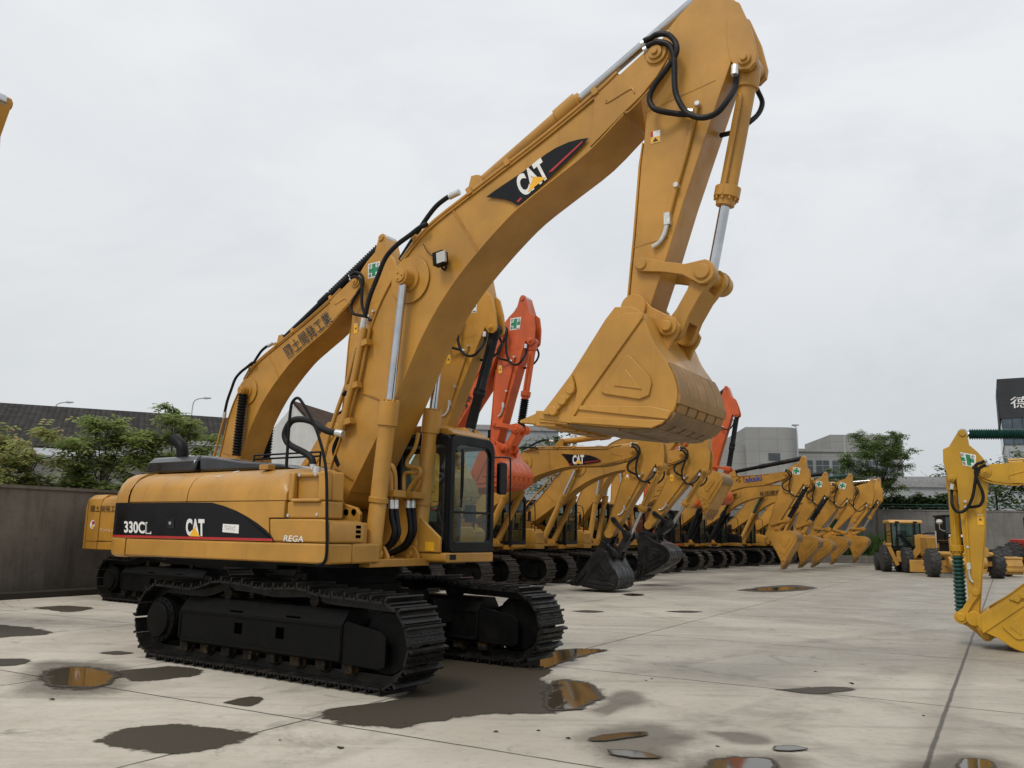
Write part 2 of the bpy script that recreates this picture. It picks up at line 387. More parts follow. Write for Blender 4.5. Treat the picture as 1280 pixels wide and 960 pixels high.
def undercarriage(root, rz, matname, lod, width=.62):
    under = empty('undercarriage', (0, 0, 0), rz); under.parent = root
    black = M['frame_black']
    for s in (-1, 1):
        y = s * 1.295
        t = bpy.data.objects.new('track', track_mesh(width, matname, lod)); COL.objects.link(t); t.parent = under; t.location = (0, y, 0)
        # side frame: sloping roof, side pockets, yoke in front
        mb = MB(); w = .26
        sec = [(-w, .33), (-w, .70), (-w * .55, .86), (w * .55, .86), (w, .70), (w, .33), (w * .8, .27), (-w * .8, .27)]
        mb.prism_axis([(a, b) for a, b in sec], (-1.55, y, 0), (0, 1, 0), (0, 0, 1), (3.0, 0, 0))
        mb.prism([(1.452, .28), (1.452, .70), (1.50, .74), (2.02, .66), (2.10, .60), (2.10, .30), (2.0, .26)], y - w + .02, y - w + .06)
        mb.prism([(1.452, .28), (1.452, .70), (1.50, .74), (2.02, .66), (2.10, .60), (2.10, .30), (2.0, .26)], y + w - .06, y + w - .02)
        if lod < 2:
            for yy in (y - w - .012, y + w + .002):
                mb.box(-1.5, 1.4, yy, yy + .01, .30, .335); mb.box(-1.5, 1.4, yy, yy + .01, .665, .695)
                mb.box(-1.555, -1.52, yy, yy + .01, .338, .662); mb.box(1.40, 1.44, yy, yy + .01, .30, .70)
        mb.build('track_frame', black, under, .012)
        if lod < 2:
            gp = MB()
            for x in (-.35, .42):
                for yy in (y - w - .004, y + w + .001): gp.box(x - .07, x + .07, yy, yy + .003, .47, .60)
            for x in (-.55, .5): gp.prism_axis([(0, 0), (.24, 0), (.24, .085), (0, .085)], (x, y + (-w * .95), .725), (1, 0, 0), (0, .12, .16), (0, -.004, .004))
            gp.split('frame_pocket', M['shadow_gap'], under)
        mb = MB()                              # sprocket with hub cover
        teeth = []
        for i in range(21):
            a = 2 * PI * i / 21
            for q, rr in ((-.1, .36), (-.045, .42), (.045, .42), (.1, .36)): teeth.append((-2.02 + rr * math.cos(a + q), .53 + rr * math.sin(a + q)))
        mb.prism(teeth, y - .035, y + .035)
        mb.lathe((-2.02, y - .30, .53), (-2.02, y + .30, .53), [(0, .19), (.02, .225), (.10, .235), (.12, .29), (.35, .30), (.65, .30), (.88, .29), (.9, .235), (.98, .225), (1, .19)], 28)
        for i in range(16):
            a = 2 * PI * i / 16
            for e in (-1, 1): mb.cyl((-2.02 + .265 * math.cos(a), y + e * .2, .53 + .265 * math.sin(a)), (-2.02 + .265 * math.cos(a), y + e * .245, .53 + .265 * math.sin(a)), .018, n=6)
        mb.build('sprocket', black, under, .004)
        mb = MB(); mb.lathe((2.02, y - .12, .53), (2.02, y + .12, .53), [(0, .10), (.02, .33), (.28, .345), (.3, .40), (.7, .40), (.72, .345), (.98, .33), (1, .10)], 28)
        mb.build('idler', black, under, .004)
        if lod < 2:
            for i in range(8):
                x = -1.5 + 3.0 * i / 7
                rl = MB(); rl.lathe((x, y - .17, .235), (x, y + .17, .235), [(0, .045), (.04, .075), (.1, .08), (.12, .11), (.3, .11), (.32, .085), (.68, .085), (.7, .11), (.88, .11), (.9, .08), (.96, .075), (1, .045)], 16)
                for e in (-1, 1): rl.box(x - .08, x + .08, y + e * .19 - .02, y + e * .19 + .02, .17, .30)
                rl.build('track_roller', M['roller'], under, .004)
            for x in (-.75, .85):
                rl = MB(); rl.cyl((x, y - .14, .93), (x, y + .14, .93), .075); rl.box(x - .05, x + .05, y - .1, y - .06, .8, .93); rl.build('carrier_roller', M['roller'], under)
    mb = MB()
    mb.prism([(-.9, .55), (-.75, .95), (.75, .95), (.9, .55), (.6, .47), (-.6, .47)], -.8, .8)
    for sx in (-1, 1):
        for sy in (-1, 1):
            mb.prism_axis([(-.32, -.16), (.32, -.16), (.26, .17), (-.26, .17)], (sx * .62, sy * .75, .68), (1, 0, 0), (0, 0, 1), (sx * .12, sy * .36, -.02))
    mb.build('car_body', black, under, .015)
    mb = MB(); mb.lathe((0, 0, .95), (0, 0, 1.34), [(0, .70), (.3, .70), (.31, .64), (.6, .64), (.61, .72), (1, .72)], 36); mb.build('swing_bearing', black, under)
    return under

def cab(root, P, lod, ox=0.0, oz=0.0, dark=False, roof=True, z0=1.36, z1=3.12):
    """black framed cab between y .47 and 1.53, front face at x 1.33"""
    c = empty('cab', (ox, 0, oz)); c.parent = root
    fr = MB(); x0, x1, y0, y1 = -.45, 1.33, .47, 1.53
    # floor pan and roof
    fr.box(x0, x1 - .03, y0 + .02, y1 - .02, z0 + .01, z0 + .10)
    fr.prism([(x0, z1 - .10), (x0 + .06, z1), (x1 - .25, z1), (x1 - .10, z1 - .04), (x1 - .03, z1 - .12)], y0 + .02, y1 - .02)
    fo = rrect(y0, y1, z0 + .02, z1 - .03, (.17, .17, .06, .06)); fi = rrect(y0 + .085, y1 - .085, z0 + .16, z1 - .16, (.16, .16, .08, .08))
    fr.ring(fo, fi, (x1 - .06, 0, 0), (0, 1, 0), (0, 0, 1), (.06, 0, 0))
    fr.ring(rrect(y0, y1, z0 + .02, z1 - .05, .06), rrect(y0 + .1, y1 - .1, z0 + .95, z1 - .2, .08), (x0, 0, 0), (0, 1, 0), (0, 0, 1), (.05, 0, 0))
    for yy in (y0, y1 - .05):
        for xa, xb, zb in ((x0 + .02, .40, z0 + .62), (.34, x1 - .05, z0 + .14)):
            fr.ring(rrect(xa, xb, z0 + .02, z1 - .04, .05), rrect(xa + .07, xb - .07, zb, z1 - .17, .08), (0, yy, 0), (1, 0, 0), (0, 0, 1), (0, .05, 0))
    fr.box(x1 - .045, x1 - .008, y0 + .07, y1 - .07, z0 + .55, z0 + .585)
    fr.build('cab_frame', M['black'], c, .012)
    G = M['glass_dark'] if dark else M['glass']
    g = MB(); g.add([(x1 - .035, p, q) for p, q in fi], [tuple(range(len(fi)))]); g.build('windscreen', G, c)
    for yy in (y0 + .018, y1 - .03):
        for xa, xb, zb in ((x0 + .02, .40, z0 + .62), (.34, x1 - .05, z0 + .14)):
            g = MB(); g.sheet(rrect(xa + .06, xb - .06, zb - .01, z1 - .16, .08), yy); g.build('side_window', G, c)
    g = MB(); g.add([(x0 + .025, p, q) for p, q in rrect(y0 + .09, y1 - .09, z0 + .94, z1 - .19, .08)], [tuple(range(24))]); g.build('rear_window', G, c)
    if lod < 2:
        s = MB(); s.prism(smooth2([(-.02, 2.05), (-.16, 2.4), (-.19, 2.72), (-.13, 2.80), (-.04, 2.76), (.0, 2.5), (.1, 2.1)], 3), .78, 1.24); s.prism([(-.08, 1.86), (-.08, 2.04), (.48, 2.06), (.5, 1.9)], .74, 1.26); s.box(0, .42, .8, 1.2, z0 + .1, 1.86)
        s.prism(smooth2([(-.2, 2.78), (-.19, 3.0), (-.12, 3.03), (-.1, 2.8)], 3), .88, 1.14)
        s.build('driver_seat', M['seat'], c, .05)
        q = MB(); q.box(.2, .55, .58, .68, z0 + .1, 1.98); q.box(.2, .55, 1.32, 1.42, z0 + .1, 1.98); q.cyl((.42, .64, 1.98), (.46, .64, 2.2), .018); q.cyl((.42, 1.36, 1.98), (.46, 1.36, 2.2), .018)
        q.box(.98, 1.10, 1.28, 1.40, 1.9, 2.15); q.box(x0 + .06, x0 + .2, .6, 1.4, z0 + .1, 2.2)
        for yy in (.86, 1.1): q.tube([(.85, yy, 1.46), (.9, yy, 1.8), (.82, yy, 2.0)], .015)
        q.build('control_console', M['interior'], c, .02)
        q = MB(); q.tube([(x1 + .012, y0 + .22, z0 + .62), (x1 + .03, y0 + .23, 2.4), (x1 + .02, y0 + .24, 2.86)], .012); q.box(x1 + .01, x1 + .03, y0 + .2, y0 + .23, 2.2, 2.9); q.build('wiper', M['black'], c)
        q = MB(); q.prism_axis([(.02, -.02), (.40, .0), (.55, .42), (.05, .5)], (-.4, .70, 1.46), (1, 0, 0), (0, 0, 1), (0, .01, 0)); q.build('cab_side_panel', M['seat_yel'], c)
    if roof:
        q = MB(); q.prism([(.42, z1 + .0), (.5, z1 + .11), (.62, z1 + .13), (x1 - .18, z1 + .075), (x1 - .05, z1 + .0), (x1 - .05, z1 - .03), (.42, z1 - .03)], y0 + .1, y1 - .06); q.build('roof_hatch', P, c, .02)
        if lod < 2:
            q = MB(); q.cyl((x1 - .1, y1 - .02, z1 - .05), (x1 - .1, y1 - .02, z1 + .14), .022); q.build('marker_lamp', M['black'], c)
    return c

def bellows(p0, p1, r, n):
    prof = []
    for i in range(n): prof += [(i / n, r * .78), ((i + .5) / n, r * 1.12)]
    prof.append((1, r * .8)); mb = MB(); mb.lathe(p0, p1, prof, 16); return mb

def excavator(name, label, group, loc, yaw, A=(-.05, 2.2), B=B0, D=D0, be=-33.4, P='yellow', lod=1, bucket='same', coupler=0.0, bs=1.0, boot=None, scale=1.0, uz=0.0,
              trk='track_b', body='plain', text=None, cross=True, decal=False, dark_cab=True, deck='same', slim=1.0, slimb=1.0, drop=0.0, top_len=1.0, tail=0.0, flip=False, stick_sleeve=False, house=None, hoses=True):
    root = empty(name, (loc[0], loc[1], 0), R(yaw), label, 'excavator', group); root.scale = (scale, -scale if flip else scale, scale)
    pm = M[P]; blk = M['black']; hp = M[house] if house else pm
    undercarriage(root, R(uz), trk, lod)
    fb_ = simil(A0, B0, A, B)
    lb = Vector((B0[0] - A0[0], B0[1] - A0[1])); lbl = lb.length; lb = lb / lbl; lbn = Vector((-lb.y, lb.x))
    def fb(p):
        q = Vector((p[0] - A0[0], p[1] - A0[1])); t = q.dot(lb); n_ = q.dot(lbn) * slimb - drop * math.sin(PI * min(1, max(0, t / lbl)))
        q = lb * t + lbn * n_; return fb_((A0[0] + q.x, A0[1] + q.y))
    fs_ = simil(B0, D0, B, D)
    ln = Vector((D0[0] - B0[0], D0[1] - B0[1])).normalized()
    def fs(p):
        q = Vector((p[0] - B0[0], p[1] - B0[1])); t = q.dot(ln); k_ = max(0, min(1, -t / .3)); nn = (q - ln * t) * (slim + (min(1, slim * 1.5) - slim) * k_); q = ln * (t * (top_len if t < 0 else 1)) + nn
        return fs_((B0[0] + q.x, B0[1] + q.y))
    fs.s = fs_.s * (slim + 1) / 2
    # bucket hinge: below the stick end when a quick coupler sits between
    dd = (Vector(D) - Vector(B)).normalized(); Dk = (D[0] + dd.x * coupler, D[1] + dd.y * coupler)
    be_ = R(be); Eo = Vector((E0[0] - D0[0], E0[1] - D0[1])) * bs; E = (Dk[0] + Eo.length * math.cos(be_), Dk[1] + Eo.length * math.sin(be_))
    fk = simil(D0, E0, Dk, E); bm_ = pm if bucket == 'same' else M[bucket]
    # ---------------- boom
    bw = .33; F = lambda pts, f: [f(p) for p in pts]
    cut_u = BOOM_UP[:-1]; main = cut_u + BOOM_LO[2:]
    tip = [(3.98, 7.0), (4.30, 7.20), (4.60, 7.38)] + [(4.80 + .16 * math.cos(a), 7.31 + .16 * math.sin(a)) for a in [R(125 - 18 * i) for i in range(9)]] + [(4.80, 7.05), (4.60, 6.86), (4.36, 6.70), (3.92, 6.38)]
    mb = MB()
    body_o = smooth2(cut_u, 3) + [(4.34, 6.95)] + smooth2(BOOM_LO[2:], 3)
    mb.prism(F(body_o, fb), -bw + .02, bw - .02)
    up = smooth2(BOOM_UP[1:], 3); lo = smooth2(BOOM_LO[:-3], 3)
    mb.ribbon(F(up[:-3], fb), .022, -bw - .008, bw + .008); mb.ribbon(F(lo[6:], fb), .022, -bw - .008, bw + .008)
    for s in (-1, 1):
        mb.prism(F(tip, fb), s * bw - .035 * (s > 0) - (.012 if s < 0 else -.012 + .012), s * bw + .047 * (s < 0) - .012 * (s < 0) + .012 * (s > 0))
        mb.cyl(qpt(fb(B0), s * (bw - .05)), qpt(fb(B0), s * (bw + .045)), .13, n=24); mb.cyl(qpt(fb(B0), s * (bw + .045)), qpt(fb(B0), s * (bw + .075)), .085, n=20); mb.cyl(qpt(fb(B0), s * (bw + .075)), qpt(fb(B0), s * (bw + .105)), .04, n=12)
        mb.cyl(qpt(fb(A0), s * (bw - .06)), qpt(fb(A0), s * (bw + .07)), .155, n=24)
        mb.cyl(qpt(fb(S0), s * (bw - .03)), qpt(fb(S0), s * (bw + .05)), .17, n=24); mb.lathe(qpt(fb(S0), s * bw), qpt(fb(S0), s * (bw + .014)), [(0, .33), (1, .33)], 32)
        mb.cyl(qpt(fb(S0), s * (bw + .05)), qpt(fb(S0), s * (bw + .24)), .085, n=20)
        for k in range(3): mb.cyl(qpt((fb(S0)[0] + .045 * math.cos(k * 2.1), fb(S0)[1] + .045 * math.sin(k * 2.1)), s * (bw + .24)), qpt((fb(S0)[0] + .045 * math.cos(k * 2.1), fb(S0)[1] + .045 * math.sin(k * 2.1)), s * (bw + .255)), .016, n=8)
    mb.prism(F([(1.88, 6.0), (2.02, 6.50), (2.12, 6.50), (2.34, 6.2)], fb), -.17, -.12); mb.prism(F([(1.88, 6.0), (2.02, 6.50), (2.12, 6.50), (2.34, 6.2)], fb), .12, .17)
    boom = mb.build('boom', pm, root, .008)
    if lod < 2:
        w = MB()                               # weld seams and the raised edge of the tip plates
        for p, q in (((.30, 3.66), (.98, 3.42)), ((1.86, 5.98), (2.27, 5.36)), ((3.97, 7.0), (4.19, 6.56)), ((-.1, 2.62), (.32, 2.42))):
            p, q = fb(p), fb(q); d = (Vector(q) - Vector(p)); n2 = Vector((-d.y, d.x)).normalized() * .008
            w.prism([(p[0] - n2.x, p[1] - n2.y), (q[0] - n2.x, q[1] - n2.y), (q[0] + n2.x, q[1] + n2.y), (p[0] + n2.x, p[1] + n2.y)], -bw - .004, -bw + .03)
        w.split('weld_seam', M['joint'] if P == 'yellow' else pm, boom)
        w = MB()
        w.tube([qpt(fb(p), -bw - .015) for p in [(4.14, 6.93), (4.16, 6.89), (4.45, 6.98), (4.50, 6.95), (4.51, 6.91)]], .012, 6, 3)
        w.tube([qpt(fb(p), -bw - .015) for p in [(4.39, 6.70), (4.44, 6.70), (4.62, 6.83), (4.84, 7.03), (4.95, 7.2)]], .012, 6, 3)
        w.split('edge_bead', pm, boom)
        h = MB(); off = [(p[0], p[1]) for p in BOOM_UP[9:17]]
        for yy, dz in ((-.30, .07), (-.22, .075), (.22, .07)):
            h.tube([qpt(fb((p[0] - .03, p[1] + dz)), yy) for p in off], .024, 8, 3)
        h.tube([qpt(fb(p), -.35) for p in [(-.28, 2.75), (-.2, 3.05), (-.05, 3.45), (.1, 3.8), (.22, 4.2), (.36, 4.6)]], .03, 8, 4)
        for i in (1, 3, 4, 6): h.obox(qpt(fb((off[i][0] - .03, off[i][1] + .07)), -.24), ((1, 0, .5), (0, 1, 0), (-.5, 0, 1)), (.035, .12, .05))
        h.split('hydraulic_pipe', pm, boom)
    # ---------------- boom cylinders
    S = fb(S0)
    for s in (-1, 1):
        y = s * .46; p0 = Vector(qpt(Q0, y)); p1 = Vector(qpt(S, y)); L = (p1 - p0).length; u = (p1 - p0) / L
        bl = 2.03 if L > 2.6 else L * .6
        c = MB(); c.lathe(p0 - u * .03, p0 + u * bl, [(0, .07), (.015, .10), (.05, .118), (.105, .118), (.11, .112), (.83, .112), (.831, .135), (.985, .135), (.986, .095), (1, .095)], 24)
        c.cyl(p0 - Vector((0, .1, 0)), p0 + Vector((0, .1, 0)), .105)
        for k in range(10):
            a = 2 * PI * k / 10; n1 = u.orthogonal().normalized(); n2 = u.cross(n1)
            q = p0 + u * (bl * .985) + (n1 * math.cos(a) + n2 * math.sin(a)) * .115; c.cyl(q - u * .01, q + u * .03, .016, n=6)
        co = c.build('boom_cylinder', M['black'] if boot == 'all_black' else pm, root, .004)
        rd = MB(); rd.cyl(p0 + u * bl * .98, p1 - u * .08, .055, n=20); rd.build('rod', M['chrome'], co)
        rd = MB(); rd.cyl(p1 - Vector((0, .085, 0)), p1 + Vector((0, .085, 0)), .115, n=22); rd.build('rod_eye', pm, co)
        if boot: bellows(p0 + u * bl, p1 - u * .08, .105 if lod < 2 else .085, 22).build('rubber_boot', M['rubber'] if boot != 'green' else M['green_boot'], co, ang=60)
    # ---------------- stick
    mb = MB(); sw = .22
    mb.prism(F(STICK, fs), -sw, sw)
    for s in (-1, 1):
        mb.prism(F(EAR, fs), s * sw - .07 * (s > 0) - .004 * (s < 0), s * sw + .07 * (s < 0) + .004 * (s > 0))
        mb.cyl(qpt(fs(M0), s * .12), qpt(fs(M0), s * .26), .075); mb.cyl(qpt(fs(T0), s * .15), qpt(fs(T0), s * .25), .07)
        mb.cyl(qpt(fs(M0), s * .26), qpt(fs(M0), s * .29), .04, n=12); mb.cyl(qpt(fs(D0), s * .18), qpt(fs(D0), s * .27), .15, n=24)
    mb.prism(F([(4.355, 4.40), (4.445, 5.2), (4.525, 6.05), (4.565, 6.32), (4.55, 6.33), (4.50, 6.05), (4.42, 5.2), (4.33, 4.40)], fs), -sw - .012, sw + .012)
    stick = mb.build('stick', pm, root, .01)
    if lod < 2:
        w = MB()
        for p, q in (((4.60, 6.70), (5.46, 6.86)), ((4.42, 5.05), (4.86, 5.1))):
            p, q = fs(p), fs(q); d = (Vector(q) - Vector(p)); n2 = Vector((-d.y, d.x)).normalized() * .007
            w.prism([(p[0] - n2.x, p[1] - n2.y), (q[0] - n2.x, q[1] - n2.y), (q[0] + n2.x, q[1] + n2.y), (p[0] + n2.x, p[1] + n2.y)], -sw - .004, -sw + .02)
        w.split('weld_seam', M['joint'] if P == 'yellow' else pm, stick)
        h = MB(); h.tube([qpt(fs(p), -sw - .035) for p in [(5.24, 6.58), (5.12, 6.12), (4.96, 5.62), (4.88, 5.35)]], .028, 8, 4); h.split('hydraulic_pipe', pm, stick)
        h = MB()
        for p in ((4.985, 5.68), (5.26, 6.6)): h.cyl(qpt(fs(p), -sw - .08), qpt(fs(p), -sw - .0), .03, n=10)
        pp = fs((4.87, 5.30)); h.box(pp[0] - .035, pp[0] + .035, -sw - .075, -sw - .005, pp[1] - .07, pp[1] + .07)
        h.tube([qpt(fs(p), -sw - .04) for p in [(4.86, 5.25), (4.82, 5.12), (4.76, 5.04), (4.68, 5.0)]], .026, 8, 4); h.split('pipe_fitting', M['zinc'], stick)
    # ---------------- stick cylinder
    N = Vector(qpt(fb(N0), 0)); T = Vector(qpt(fs(T0), 0)); L = (T - N).length; u = (T - N) / L; bl = min(1.75, L * .62)
    c = MB(); c.lathe(N - u * .05, N + u * bl, [(0, .08), (.03, .10), (.78, .10), (.785, .125), (.97, .125), (.975, .095), (1, .095)], 24); c.cyl(N - Vector((0, .12, 0)), N + Vector((0, .12, 0)), .10)
    co = c.build('stick_cylinder', M['black'] if boot == 'all_black' or stick_sleeve else pm, root, .004)
    rd = MB(); rd.cyl(N + u * bl * .98, T, .06, n=20); rd.cyl(T - Vector((0, .14, 0)), T + Vector((0, .14, 0)), .11); rd.build('rod', M['chrome'], co)
    if boot == 'all_black': rd = MB(); rd.lathe(N + u * bl * .95, T - u * .12, [(0, .115), (.48, .12), (.5, .14), (.52, .12), (1, .125)], 16); rd.build('rubber_boot', M['rubber'], co, ang=60)
    elif boot: bellows(N + u * bl, T - u * .12, .115 if lod < 2 else .1, 26).build('rubber_boot', M['rubber'] if boot != 'green' else M['green_boot'], co, ang=60)
    # ---------------- links
    K = fs(K0); r1 = math.hypot(G0[0] - K0[0], G0[1] - K0[1]) * fs.s; r2 = math.hypot(G0[0] - E0[0], G0[1] - E0[1]) * (fk.s if not coupler else 1.0)
    dx, dz = E[0] - K[0], E[1] - K[1]; d = math.hypot(dx, dz)
    if d > (r1 + r2) * .98: k_ = d / ((r1 + r2) * .98); r1 *= k_; r2 *= k_
    a = (r1 * r1 - r2 * r2 + d * d) / (2 * d); hh = math.sqrt(max(0, r1 * r1 - a * a)); sg = 1 if ((E0[0] - K0[0]) * (G0[1] - K0[1]) - (E0[1] - K0[1]) * (G0[0] - K0[0])) > 0 else -1
    G = (K[0] + a * dx / d - sg * hh * dz / d, K[1] + a * dz / d + sg * hh * dx / d)
    lm = bm_ if coupler else pm
    def plate(mb, p, q, wp, wq, y0, y1):
        p, q = Vector(p), Vector(q); d = (q - p).normalized(); n = Vector((-d.y, d.x)); ang = math.atan2(n.y, n.x)
        o = [(p.x + wp * math.cos(ang + PI * i / 8), p.y + wp * math.sin(ang + PI * i / 8)) for i in range(9)]
        m1, m2 = p.lerp(q, .35), p.lerp(q, .7); wm = min(wp, wq) * .72
        o += [(m1.x - n.x * wm, m1.y - n.y * wm), (m2.x - n.x * wm, m2.y - n.y * wm)]
        o += [(q.x + wq * math.cos(ang + PI + PI * i / 8), q.y + wq * math.sin(ang + PI + PI * i / 8)) for i in range(9)]
        o += [(m2.x + n.x * wm, m2.y + n.y * wm), (m1.x + n.x * wm, m1.y + n.y * wm)]
        mb.prism(o, y0, y1)
    for s in (-1, 1):
        mb = MB(); plate(mb, K, G, .085, .14, s * .265 - .03, s * .265 + .03)
        for p, r_ in ((K, .065), (G, .09)): mb.cyl(qpt(p, s * .23), qpt(p, s * .315), r_, n=20)
        mb.build('idler_link', lm, root, .008)
    mb = MB(); mb.cyl(qpt(G, -.32), qpt(G, .38), .085, n=20); mb.cyl(qpt(G, .30), qpt(G, .40), .125, n=20)
    p, q = Vector(G), Vector(E); d_ = (q - p).normalized(); n = Vector((-d_.y, d_.x))
    for s in (-1, 1): plate(mb, G, E, .13, .12, s * .17 - .05, s * .17 + .05)
    mm = [(p.x + d_.x * t + n.x * w_, p.y + d_.y * t + n.y * w_) for t, w_ in ((.15, -.09), (.15, .09), ((q - p).length - .15, .09), ((q - p).length - .15, -.09))]
    mb.prism(mm, -.16, .16)
    mb.build('power_link', lm, root, .008)
    # ---------------- bucket cylinder
    Mq = Vector(qpt(fs(M0), 0)); Gq = Vector(qpt(G, 0)); L = (Gq - Mq).length; u = (Gq - Mq) / L; bl = min(1.70, L * .66)
    c = MB(); c.lathe(Mq - u * .06, Mq + u * bl, [(0, .08), (.04, .12), (.10, .125), (.18, .125), (.185, .10), (.87, .10), (.872, .145), (.945, .145), (.95, .11), (1, .105)], 24)
    n1 = Vector((0, 1, 0)); n2 = u.cross(n1)
    for k in range(10):
        a_ = 2 * PI * k / 10; q_ = Mq + u * bl * .945 + (n1 * math.cos(a_) + n2 * math.sin(a_)) * .125; c.cyl(q_, q_ + u * .035, .016, n=6)
    c.cyl(Mq - n1 * .11, Mq + n1 * .11, .12); c.tube([Mq + u * .35 - n1 * .11 - n2 * .03, Mq + u * .5 - n1 * .13, Mq + u * (bl * .88) - n1 * .13, Mq + u * (bl * .92) - n1 * .13], .022, 8, 3)
    co = c.build('bucket_cylinder', M['black'] if boot == 'all_black' else pm, root, .004)
    rd = MB(); rd.cyl(Mq + u * bl * .98, Gq, .06, n=20); rd.build('rod', M['chrome'], co)
    if boot == 'all_black': rd = MB(); rd.lathe(Mq + u * .1, Gq - u * .15, [(0, .12), (.6, .125), (.62, .15), (.66, .15), (.68, .12), (1, .13)], 16); rd.build('rubber_boot', M['rubber'], co, ang=60)
    elif boot: bellows(Mq + u * bl, Gq - u * .1, .12, 14).build('rubber_boot', M['rubber'] if boot != 'green' else M['green_boot'], co, ang=60)
    # ---------------- coupler
    if coupler:
        mb = MB()
        for s in (-1, 1): plate(mb, D, Dk, .15, .15, s * .20 - .03, s * .20 + .03)
        Em = (E[0] - (Dk[0] - D[0]) * .4, E[1] - (Dk[1] - D[1]) * .4)
        for s in (-1, 1): plate(mb, Dk, E, .15, .13, s * .14 - .04, s * .14 + .04)
        mb.build('quick_coupler', bm_, root, .01)
    # ---------------- bucket
    hw = .70; sp = smooth2(BUCKET, 3)
    mb = MB()
    shell = F(sp, fk); mb.ribbon(shell[::-1], .035, -hw + .01, hw - .01)
    top = F([(4.72, 4.14), (4.62, 4.17), (4.50, 4.17), (4.42, 4.20), (4.30, 4.09), (4.22, 3.97)], fk); mb.ribbon(top, .035, -hw + .01, hw - .01)
    side = F(sp + [(3.49, 3.09), (3.87, 3.51), (4.30, 4.09), (4.42, 4.22), (4.62, 4.20)], fk)
    for s in (-1, 1): mb.prism(side, s * hw - .02, s * hw + .02)
    for s in (-1, 1):                          # hinge ears
        ear = F([(4.36, 4.18), (4.34, 4.30), (4.38, 4.40), (4.48, 4.44), (4.58, 4.41), (4.68, 4.28), (4.86, 4.17), (4.97, 4.12), (5.02, 4.02), (4.98, 3.93), (4.92, 3.86), (4.86, 3.70), (4.70, 4.08)], fk)
        mb.prism(ear, s * .31 - .03, s * .31 + .03)
        for p, r_ in ((D0, .155), (E0, .105)): mb.cyl(qpt(fk(p), s * .27), qpt(fk(p), s * .38), r_, n=22)
        mb.cyl(qpt(fk(E0), s * .38), qpt(fk(E0), s * .43), .06, n=16)
    bk = mb.build('bucket', bm_, root, .008)
    for s in (-1, 1):                          # plates welded on the side walls
        mb = MB()
        a_, b_ = (s * hw - .045, s * hw - .018) if s < 0 else (s * hw + .018, s * hw + .045)
        for o in ([(4.568, 4.132), (4.338, 4.071), (3.927, 3.491), (3.965, 3.33), (3.891, 2.994), (4.053, 3.211), (4.772, 4.068), (4.768, 4.106)],
                  [(4.003, 3.152), (3.978, 3.105), (5.022, 2.936), (5.068, 3.012), (5.046, 3.031), (4.846, 3.086)],
                  [(3.89, 3.039), (3.886, 2.965), (4.843, 2.854), (4.959, 2.894), (5, 2.929)]):
            mb.prism(F(o, fk), a_, b_)
        for o in ([(4.564, 3.666), (4.622, 3.638), (4.828, 3.412), (4.854, 3.335), (4.825, 3.202), (4.71, 3.168), (4.31, 3.254), (4.257, 3.289)],):
            mb.prism(F(o, fk), a_ - .003 * (s < 0), b_ + .003 * (s > 0))
        o = [(4.567, 3.507), (4.751, 3.268), (4.419, 3.334)]
        mb.prism(F(o, fk), a_ - .016 * (s < 0), b_ + .016 * (s > 0))
        o = [(3.901, 3.505), (3.94, 3.4), (3.945, 3.309), (3.673, 3.061), (3.524, 3.08)]
        mb.prism(F(o, fk), a_ - .025 * (s < 0), b_ + .025 * (s > 0))
        for c_ in [(3.894, 3.335), (3.788, 3.219), (3.675, 3.109)]: mb.cyl(qpt(fk(c_), a_ - .04 if s < 0 else a_), qpt(fk(c_), b_ if s < 0 else b_ + .04), .055, n=14)
        mb.build('side_plate', bm_, bk, .008)
    def plates(i0, i1, n_, gap, th, matn):      # wear plates welded round the heel
        sg_ = F(sp[i0:i1 + 1], fk)[::-1]; W = 2 * hw / n_
        for i in range(n_):
            p_ = MB(); p_.ribbon(sg_, -th, -hw + W * i + gap / 2, -hw + W * (i + 1) - gap / 2); p_.build('wear_plate', bm_ if bucket != 'same' or P == 'orange' else M[matn], bk, .004)
    if lod < 2:
        plates(9, 15, 5, .018, .022, 'wear'); plates(15, 17, 1, -.02, .034, 'wear'); plates(17, 19, 5, .05, .024, 'wear'); plates(19, 22, 1, -.02, .034, 'heel'); plates(22, 24, 5, .05, .024, 'heel'); plates(24, 27, 1, 0, .03, 'heel'); plates(27, 29, 5, .05, .022, 'heel'); plates(29, 33, 1, .02, .03, 'heel')
    else: plates(10, 20, 4, .06, .02, 'wear'); plates(20, 26, 1, 0, .03, 'heel')
    li = MB(); li.prism(F([(3.82, 2.955), (3.46, 3.0), (3.44, 3.06), (3.5, 3.09), (3.84, 3.02)], fk), -hw - .01, hw + .01); li.build('cutting_lip', bm_, bk, .006)
    for i in range(5):
        y = (-.60 + .30 * i); tm = MB()
        for (xa, za, ha, wa), (xb, zb, hb, wb) in (((3.66, 3.03, .09, .09), (3.40, 3.05, .088, .088)), ((3.40, 3.05, .066, .066), (3.16, 3.03, .014, .05))):
            ring_ = []
            for xx, zz, h_, w_ in ((xa, za, ha, wa), (xb, zb, hb, wb)):
                for sy, sz in ((-1, -1), (1, -1), (1, 1), (-1, 1)): ring_.append(qpt(fk((xx, zz + sz * h_)), y + sy * w_))
            tm.add(ring_, [(0, 1, 2, 3), (7, 6, 5, 4), (0, 4, 5, 1), (1, 5, 6, 2), (2, 6, 7, 3), (3, 7, 4, 0)])
        tm.build('tooth', bm_ if lod < 2 else M['wear'], bk, .008)
